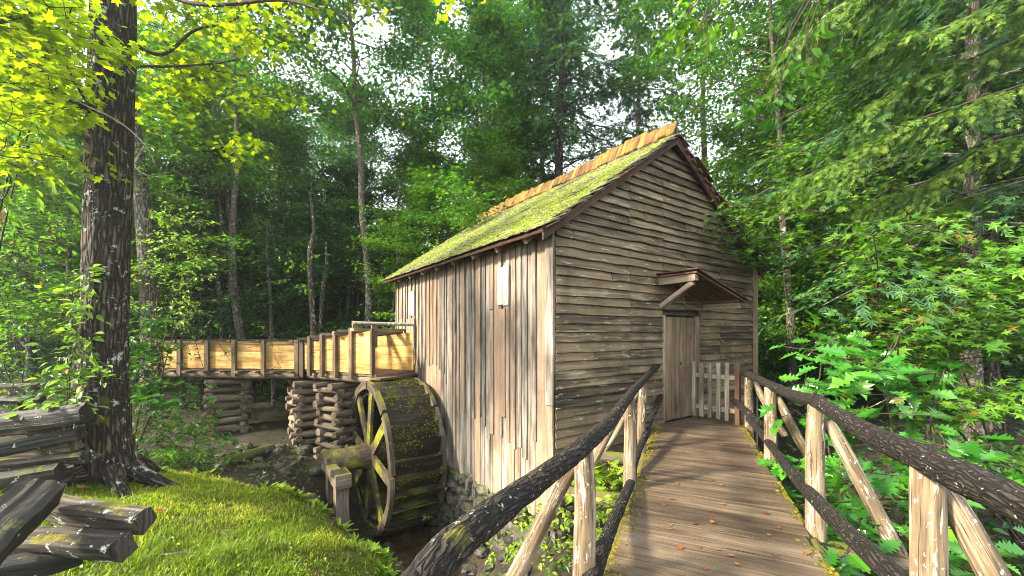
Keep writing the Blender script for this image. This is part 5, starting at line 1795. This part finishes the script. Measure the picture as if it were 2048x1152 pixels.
# --- by the mill corner and under the left railing
leafy_plant('oak_sapling', 'bright lobed leaves between the mill corner and the left railing', 'sapling', V(1.35, 5.0, -1.4), sp_rand(rp, 12, 1195, 1262, 930, 1000, 4.3, 5.2, .2, 11), 'oak', .17, 'l_weed', stem_r=.012, seed=14, sun_face=.5, flat=.7)
leafy_plant('weed_patch', 'yellow green weeds on the bank below the mill corner', 'weeds', V(.3, 5.2, -1.75), sp_rand(rp, 36, 985, 1215, 1010, 1150, 4.1, 5.2, .2, 22), 'ovate', .062, 'l_weed', stem_r=.005, seed=15, sun_face=.4, flat=.5)
leafy_plant('weed_patch', 'green weeds in the gap beside the deck edge, under the left railing', 'weeds', V(1.0, 4.4, -1.6), sp_rand(rp, 22, 1130, 1262, 985, 1150, 3.3, 4.6, .18, 20), 'ovate', .07, 'l_weed', stem_r=.005, seed=16, sun_face=.3, flat=.5)
leafy_plant('wheel_seedling', 'small bright seedling growing out of a bucket of the wheel', 'seedling', P(850, 1040, 7.6), [(850, 1033, 7.55, .1, 12)], 'long', .1, 'l_weed', stem_r=.004, seed=17)
# --- right of the bridge: large oak leaves, star-leaved sapling, shrubs
oak_sp = sp_rand(rp, 16, 1560, 1900, 640, 880, 4.0, 5.2, .24, 11) + sp_rand(rp, 18, 1600, 2000, 880, 1150, 3.4, 4.6, .26, 11) + [(1690, 760, 3.9, .2, 9), (1700, 830, 3.8, .22, 10), (1790, 790, 3.8, .2, 9), (1830, 830, 3.7, .22, 10), (1760, 855, 3.6, .22, 10), (1640, 700, 4.6, .25, 10), (1670, 680, 4.6, .2, 8), (1610, 760, 4.9, .25, 10), (1860, 845, 3.9, .18, 7), (1740, 750, 4.2, .2, 8), (1810, 755, 4.3, .2, 8),
          (1590, 820, 4.9, .25, 10), (1600, 930, 4.4, .2, 9), (1572, 950, 4.5, .16, 8), (1600, 1010, 3.8, .13, 7), (1690, 960, 3.5, .25, 10), (1770, 930, 3.6, .25, 10), (1830, 1000, 3.3, .25, 10), (1720, 1030, 3.2, .25, 10), (1690, 1110, 2.9, .2, 8), (1800, 1080, 3.0, .25, 10), (1900, 1050, 3.2, .25, 10),
          (1760, 1120, 2.9, .25, 10), (1930, 930, 3.8, .25, 10), (1660, 870, 4.0, .2, 8), (1950, 1100, 3.2, .2, 9), (1880, 960, 3.9, .2, 9)]
leafy_plant('oak_sapling', 'oak sapling with big glossy lobed leaves right of the bridge railing', 'sapling', V(3.7, 4.0, -1.5), oak_sp, 'oak', .235, 'l_oak', stem_r=.02, seed=18, tilt=.45, sun_face=.35, flat=.6, cam_face=.35)
leafy_plant('sweetgum_sapling', 'sapling with bright star shaped leaves at the right of the bridge', 'sapling', V(6.4, 5.0, -1.2), sp_rand(rp, 48, 1700, 1990, 440, 740, 4.7, 5.9, .36, 40) + sp_rand(rp, 20, 1900, 2070, 500, 740, 4.5, 5.6, .34, 36), 'star', .15, 'l_bright', stem_r=.02, seed=19, tilt=.4, sun_face=.35, flat=.35, cam_face=.3)
leafy_plant('sweetgum_sapling', 'lower star leaved bush beside the right railing', 'sapling', V(6.2, 4.6, -1.3), sp_rand(rp, 40, 1860, 2080, 760, 980, 4.3, 5.4, .3, 38), 'star', .12, 'l_bright', stem_r=.014, seed=20, tilt=.4, sun_face=.2, flat=.4, cam_face=.3)
leafy_plant('leafy_shrub', 'dark undergrowth of small leaves in the shade right of the bridge', 'shrub', V(5.5, 4.5, -1.5), sp_rand(rp, 40, 1580, 2060, 880, 1150, 3.8, 6.2, .35, 40), 'ovate', .1, 'l_dark', stem_r=.01, seed=21, flat=.6, parts=False)
leafy_plant('overhanging_branch', 'maple branch with fresh leaves reaching the right eave of the mill', 'branch', P(1800, 330, 8.0), sp_rand(rp, 34, 1470, 1740, 380, 530, 7.0, 8.2, .42, 50) + sp_rand(rp, 22, 1560, 1800, 280, 420, 7.4, 8.6, .45, 46), 'star', .135, 'l_bright', stem_r=.02, seed=22, flat=.3, sun_face=.2, parts=False)
leafy_plant('overhanging_branch', 'leafy branch hanging into the picture above the roof peak', 'branch', P(1560, -140, 4.2), [(1350, 60, 4.0, .2, 22), (1380, 30, 4.0, .25, 26), (1420, 40, 4.1, .25, 26), (1330, 90, 4.0, .1, 9), (1390, 90, 4.0, .15, 12), (1460, 10, 4.2, .25, 24)], 'ovate', .13, 'l_bright', stem_r=.012, seed=23, flat=.5, droop=.6)
leafy_plant('overhanging_branch', 'long thin branch with hanging oval leaves right of the sky gap', 'branch', P(1670, -80, 4.3), [(1610, 90, 4.4, .2, 12), (1590, 140, 4.4, .22, 14), (1560, 190, 4.4, .2, 14), (1530, 230, 4.4, .2, 14), (1640, 40, 4.4, .2, 14), (1620, 130, 4.4, .2, 12), (1510, 215, 4.4, .12, 8)], 'ovate', .14, 'l_mid', stem_r=.01, seed=24, flat=.7, droop=.7)

# --- hemlocks at the right whose boughs hang over the mill side of the path
hmA = hemlock_mesh(71, 15, .17, .26, 4.8, 74, 30, 8, .19, bark='bark_pale', leaf='l_hem', droop=.3)
plant_tree('hemlock_tree', 'brown hemlock trunk right of the bridge with drooping boughs', 1942, 7.6, hmA, 1.0, 1.2)
hmB = hemlock_mesh(72, 14, .11, .3, 4.0, 60, 26, 8, .19, bark='bark', leaf='l_hem', droop=.3)
plant_tree('hemlock_tree', 'slimmer dark hemlock trunk at the right edge of the picture', 1990, 8.3, hmB, 1.0, 3.0)
# near sunlit boughs
hb = thing('hemlock_bough', 'sunlit hemlock bough with a pale lichened limb, upper right', 'branch', P(2080, 150, 5.6))
g = G()
gl = G()
rh = np.random.default_rng(8)
boughs = [([(2150, 130, 5.4), (1950, 205, 5.5), (1800, 265, 5.6), (1700, 305, 5.7), (1600, 345, 5.8)], 1.0), ([(2150, -20, 5.2), (1990, 20, 5.3), (1880, 55, 5.4), (1740, 90, 5.6)], .9), ([(2150, 60, 5.4), (2050, 80, 5.4), (1950, 110, 5.5), (1850, 150, 5.6), (1760, 190, 5.7)], .9),
          ([(2150, 250, 5.8), (2050, 280, 5.8), (1950, 300, 5.9), (1850, 350, 6.0), (1740, 400, 6.2)], 1.0), ([(2100, -120, 5.0), (1850, -60, 5.2), (1700, 10, 5.4), (1600, 80, 5.6)], .9), ([(2150, 330, 6.2), (2050, 370, 6.3), (1950, 390, 6.4), (1880, 420, 6.5)], .8)]
for pts, k_ in boughs:
    W = np.array([P(*q) for q in pts])
    W = W + rh.normal(0, .07, W.shape)
    tube_into(g, W, np.linspace(.02, .005, len(W)), 6, .05, smoothpts=len(W) * 4, rs=rh, mi=int(len(W) == 4))
    for q in range(150):
        u = rh.uniform(.05, 1) * (len(W) - 1)
        i0 = min(int(u), len(W) - 2)
        sp = W[i0] + (W[i0 + 1] - W[i0]) * (u - i0)
        d = nrmz(W[i0 + 1] - W[i0])
        pd = nrmz(np.cross(d, ZUP))
        td = nrmz(d * rh.uniform(.5, 1.1) + pd * rh.choice([-1, 1]) * rh.uniform(.2, .9) + ZUP * rh.normal(-.25, .15))
        tl = rh.uniform(.25, .8) * k_
        e = np.linspace(.08, 1, 9)[:, None]
        tw = sp + td * tl * e + ZUP * (-.28 * tl * e ** 2)
        scatter(gl, 'feather', tw, td + ZUP * (-.5 * e) + rh.normal(0, .45, (9, 3)) * V(1, 1, .5), np.tile(ZUP, (9, 1)) + rh.normal(0, .35, (9, 3)), .12 * rh.uniform(.7, 1.3, 9), rs=rh)
g.build('limb', [M['twig'], M['dead']], hb, smooth=True)
gl.build('needles', M['l_hemb'], hb, kind='stuff')

# ------------------------------------------------------------------ ground cover
# grass blades
rg_ = np.random.default_rng(17)
n = 165000
x = rg_.uniform(-9, -.7, n); y = rg_.uniform(2.4, 7.1, n)
ej = (vnoise(x, y, .35, 33) - .35) * .9
k = inpoly(x + rg_.normal(0, .07, n) + ej, y + rg_.normal(0, .07, n) + ej, _GRASS)
k &= (x / y > -1.42)
pt = vnoise(x, y, .7, 31) * .5 + vnoise(x, y, .2, 32) * .5
k &= pt > .36 + rg_.uniform(-.06, .1, n)
x, y, pt = x[k], y[k], pt[k]
n = len(x)
z = gz(x, y)
h = (.02 + .075 * pt * rg_.uniform(.3, 1.4, n)) * np.where(rg_.random(n) < .04, 1.9, 1)
az = rg_.uniform(0, 6.283, n)
le = rg_.uniform(.25, 1.1, n)
wd = rg_.uniform(.0025, .0065, n)
dx, dy = np.cos(az), np.sin(az)
b0 = np.stack([x, y, z - .01], 1)
sd_ = np.stack([-dy, dx, 0 * dx], 1) * wd[:, None]
dv = np.stack([dx, dy, 0 * dx], 1)
m1 = b0 + dv * (h * le * .35)[:, None] + ZUP * (h * .65)[:, None]
tpv = b0 + dv * (h * le)[:, None] + ZUP * (h * .95)[:, None]
vv = np.stack([b0 - sd_, b0 + sd_, m1 + sd_ * .8, m1 - sd_ * .8, tpv], 1).reshape(-1, 3)
o5 = (np.arange(n) * 5)[:, None]
g = G()
tone = np.clip(vnoise(x, y, .6, 41) * .65 + rg_.random(n) * .5 - .1, 0, .99)  # sunny yellow and darker shadow patches put into the blade colour
g.add(vv, np.concatenate([o5 + [[0, 1, 2]], o5 + [[0, 2, 3]], o5 + [[3, 2, 4]]]), rnd=np.repeat(tone, 5))
o = g.build('grass', M['l_grass'], kind='stuff', label='short sunlit yellow green grass on the bank')
# small broad leaves in the turf and along the bank
n = 9000
x = rg_.uniform(-8, -.9, n); y = rg_.uniform(2.6, 7.2, n)
k = inpoly(x, y, _GRASS) & (vnoise(x, y, .4, 51) > .45)
x, y = x[k], y[k]
ps = np.stack([x, y, gz(x, y) + rg_.uniform(.01, .06, len(x))], 1)
ax, nm = rand_axis(len(x), .1, rg_, .35)
g = G()
scatter(g, 'ovate', ps, ax, nm, rg_.uniform(.02, .055, len(x)), rs=rg_)
g.build('clover', M['l_weed'], kind='stuff', label='small broad weeds among the grass')
# longer tufts hanging over the edge of the bank, brown litter in the turf
n = 2600
ei = rg_.integers(3, 13, n)
eu = rg_.random(n)
ep = _GRASS[ei] + (_GRASS[ei + 1] - _GRASS[ei]) * eu[:, None] + rg_.normal(0, .09, (n, 2))
kk = vnoise(ep[:, 0], ep[:, 1], .3, 55) > .42
ep = ep[kk]
ps = np.stack([ep[:, 0], ep[:, 1], gz(ep[:, 0], ep[:, 1])], 1)
az = rg_.uniform(0, 6.283, len(ps))
ax = np.stack([np.cos(az) * .7 + .3, np.sin(az) * .7 + .2, rg_.uniform(.3, 1.4, len(ps))], 1)
nm_ = np.stack([-np.cos(az), -np.sin(az), np.full(len(ps), .8)], 1)
g = G()
scatter(g, 'long', ps, ax, nm_, rg_.uniform(.06, .2, len(ps)), rs=rg_)
g.build('bank_weeds', M['l_weed'], kind='stuff', label='long weeds hanging over the edge of the bank')
n = 4200
x = rg_.uniform(-8, -.9, n); y = rg_.uniform(2.6, 10, n)
kk = vnoise(x, y, .8, 57) > .45
x, y = x[kk], y[kk]
ps = np.stack([x, y, gz(x, y) + rg_.uniform(.0, .03, len(x)) + .02], 1)
kk = ps[:, 2] > -2.5
ps = ps[kk]
ax, nm = rand_axis(len(ps), 0, rg_, .4)
g = G()
scatter(g, 'ovate', ps, ax, nm, rg_.uniform(.02, .06, len(ps)), rs=rg_)
g.build('leaf_litter', M['l_dead'], kind='stuff', label='brown leaf litter scattered on the ground')
# undergrowth on the forest floor and the far banks
n = 60000
x = rg_.uniform(-26, 24, n); y = rg_.uniform(2, 27, n)
mill_q = np.stack([x - C0[0], y - C0[1]], 1)
tq, sq = mill_q @ U[:2], mill_q @ S[:2]
k = ~((tq > -2.2) & (tq < WID + .1) & (sq > -.2) & (sq < LEN + .3)) & ~inpoly(x, y, _GRASS)
dq = np.stack([x - BO[0], y - BO[1]], 1) @ BN[:2]
k &= ~((dq > -.05) & (dq < 1.35) & (y < 7.4))
z = gz(x, y)
dens = vnoise(x, y, 2.2, 61) * .6 + vnoise(x, y, .5, 62) * .4
hollow = (np.abs(x + 5.2) < 2.6) & (np.abs(y - 9.4) < 2.2)
k &= (z > -2.45) & (dens > np.where(hollow, .56, .42))
x, y, z = x[k], y[k], z[k]
ps = np.stack([x, y, z + np.abs(rg_.normal(0, .16, len(x))) * np.where(y > 10, 2.2, 1)], 1)
ax, nm = rand_axis(len(x), .2, rg_, .45)
g = G()
scatter(g, 'tri5', ps, ax, nm, np.where(y > 10, .16, .09) * rg_.uniform(.6, 1.3, len(x)), rs=rg_)
g.build('undergrowth', M['l_dark'], kind='stuff', label='low leafy undergrowth on the forest floor')

# stones, sticks and leaves on the ground
rk = random.Random(3)
stone_spots = [(560, 985, 7.3, .22, 'flat stone at the edge of the creek bank'), (600, 1000, 7.0, .2, 'grey stone beside the wheel stand'), (625, 1020, 6.9, .16, 'small stone under the wheel stand beam'), (610, 975, 7.5, .24, 'mossy stone behind the wheel stand'),
               (135, 962, 5.35, .2, 'pale flat stone at the foot of the maple'), (520, 940, 8.2, .2, 'dark stone in the hollow below the piers'), (560, 925, 8.4, .16, 'small dark stone in the hollow by the middle pier'), (640, 995, 7.3, .14, 'stone against the post of the wheel stand')]
for i, (px, py, Y, r, lab) in enumerate(stone_spots):
    c = P(px, py, Y)
    c[2] = float(gz(V(c[0]), V(c[1]))[0]) + .02
    g = G()
    rock_into(g, V(0, 0, 0), r, 900 + i, squash=.38, rot=rk.uniform(0, 3))
    o = g.build('stone', M['stone'], org=V(0, 0, 0))
    o.location = tuple(c); WL[o.name] = c
    setp(o, lab, 'stone')
for i in range(70):
    # wet stones lining the creek
    if i < 45:
        t = rk.uniform(0, 1)
        cx = -1.9 + 1.2 * t + rk.uniform(-.25, .25) + (.75 if rk.random() < .6 else -.6)
        cy_ = 8.0 - 2.6 * t + rk.uniform(-.2, .2)
    else:
        cx, cy_ = rk.uniform(-6.5, -4.2), rk.uniform(8.2, 9.8)
    zc = max(float(gz(V(cx), V(cy_))[0]), -2.68)
    g = G()
    rock_into(g, V(0, 0, 0), rk.uniform(.07, .19), 300 + i, squash=.6, rot=rk.uniform(0, 3))
    o = g.build('stone', M['stonedark'], org=V(0, 0, 0))
    o.location = (cx, cy_, zc + .03)
    setp(o, 'mossy wet stone lining the creek bed' if i < 45 else 'dark stone lying in the hollow below the flume', 'stone', 'wet stones lining the creek' if i < 45 else 'stones in the hollow under the flume')


def ground_pt(px, py):
    """where the sight line through a pixel meets the terrain"""
    for Y in np.arange(2.4, 20, .02):
        q = P(px, py, Y)
        if q[2] < float(gz(V(q[0]), V(q[1]))[0]):
            return q
    return P(px, py, 8)


sticks = [((438, 1072), (482, 1092), .014, 'short grey stick lying in the grass'), ((512, 1082), (548, 1096), .01, 'pale twig in the grass right of the short stick'), ((320, 1118), (395, 1116), .008, 'thin brown twig lying in the grass near the fence')]
for a, e, r_, lab in sticks:
    q0, q1 = ground_pt(*a) + ZUP * .04, ground_pt(*e) + ZUP * .04
    g = G()
    tube_into(g, [q0, (q0 + q1) / 2 + V(.01, .01, .012), q1], [r_, r_ * .9, r_ * .6], 6, .08)
    g.build('stick', M['bark_pale'], org=q0, smooth=True, label=lab, cat='stick')
q0, q1 = ground_pt(446, 935) + ZUP * .08, ground_pt(545, 905) + ZUP * .1
g = G()
tube_into(g, [q0, (q0 + q1) / 2, q1], [.13, .12, .11], 10, .05, smoothpts=7)
g.build('fallen_log', M['crossbeam'], org=q0, smooth=True, label='mossy fallen log lying in the hollow before the piers', cat='log')
# fallen leaves
fl_me = []
for q in range(5):
    gg = G()
    jj = np.random.default_rng(80 + q)
    tv, tf = LEAF['ovate'] if q < 3 else LEAF['maple']
    vv = tv * (1 + jj.normal(0, .08, tv.shape))
    vv[:, 2] = .35 * np.abs(vv[:, 1]) + .5 * (vv[:, 0] - .5) ** 2 * jj.uniform(-.3, 1) + .05
    gg.add(vv, tf, rnd=q * .19)
    fl_me.append(gg.mesh('fallen_leaf', M['l_red']))
spots = [(1408, 1050), (1385, 1048), (1345, 1060), (1430, 1045), (1532, 1070), (1430, 1100), (1400, 1098), (1455, 1112), (1360, 1100), (1340, 1050), (1560, 1060), (1350, 1000), (1440, 972), (1470, 940), (1380, 930), (1520, 962), (1410, 915), (1470, 912), (1365, 905), (1530, 1030), (1350, 965), (1425, 960), (1555, 1115), (1610, 1105), (1480, 1130), (1410, 1136),
         (1370, 870), (1410, 872), (1440, 890), (1475, 885), (1340, 900), (1500, 945), (1495, 1000), (1450, 1010), (1325, 1010), (1380, 985), (1465, 850), (1352, 845)]
for i, (px, py) in enumerate(spots):
    Y = (CZ - .004) * F / (py - HZ)
    c = P(px, py, Y)
    o = bpy.data.objects.new('fallen_leaf', fl_me[i % 5])
    link(o, c + ZUP * .004)
    s_ = rk.uniform(.022, .06)
    o.scale = (s_, s_, s_ * rk.uniform(.6, 1.1))
    o.rotation_euler = (0, 0, rk.uniform(0, 6.28))
    setp(o, 'small fallen brown or red leaf lying on the deck planks', 'fallen leaf', 'fallen leaves on the bridge deck')
for (px, py, lab) in ((310, 1034, 'orange fallen leaf on the grass beside the rail end'), (152, 985, 'small red leaf on the grass below the maple')):
    c = ground_pt(px, py)
    o = bpy.data.objects.new('fallen_leaf', fl_me[4])
    link(o, c + ZUP * .06)
    o.scale = (.11, .11, .08)
    o.rotation_euler = (.3, .3, 1.0)
    setp(o, lab, 'fallen leaf')

# ------------------------------------------------------------------ morning haze among the trees
HAZE = 0.0011
if HAZE > 0:
    g = G()
    x0, x1, y0, y1, z0, z1 = -165, 165, -65, 205, -8, 32
    c8 = [(x0, y0, z0), (x1, y0, z0), (x1, y1, z0), (x0, y1, z0), (x0, y0, z1), (x1, y0, z1), (x1, y1, z1), (x0, y1, z1)]
    g.add(c8, [(0, 3, 2, 1), (4, 5, 6, 7), (0, 1, 5, 4), (1, 2, 6, 5), (2, 3, 7, 6), (3, 0, 4, 7)])
    hm = bpy.data.materials.new('haze')
    hm.use_nodes = True
    hm.node_tree.nodes.clear()
    pv = hm.node_tree.nodes.new('ShaderNodeVolumePrincipled')
    pv.inputs['Color'].default_value = (.86, .94, 1.0, 1)
    pv.inputs['Density'].default_value = HAZE
    pv.inputs['Anisotropy'].default_value = 0.6
    ho = hm.node_tree.nodes.new('ShaderNodeOutputMaterial')
    hm.node_tree.links.new(pv.outputs[0], ho.inputs['Volume'])
    g.build('haze', hm, kind='stuff', label='thin morning mist among the trees')
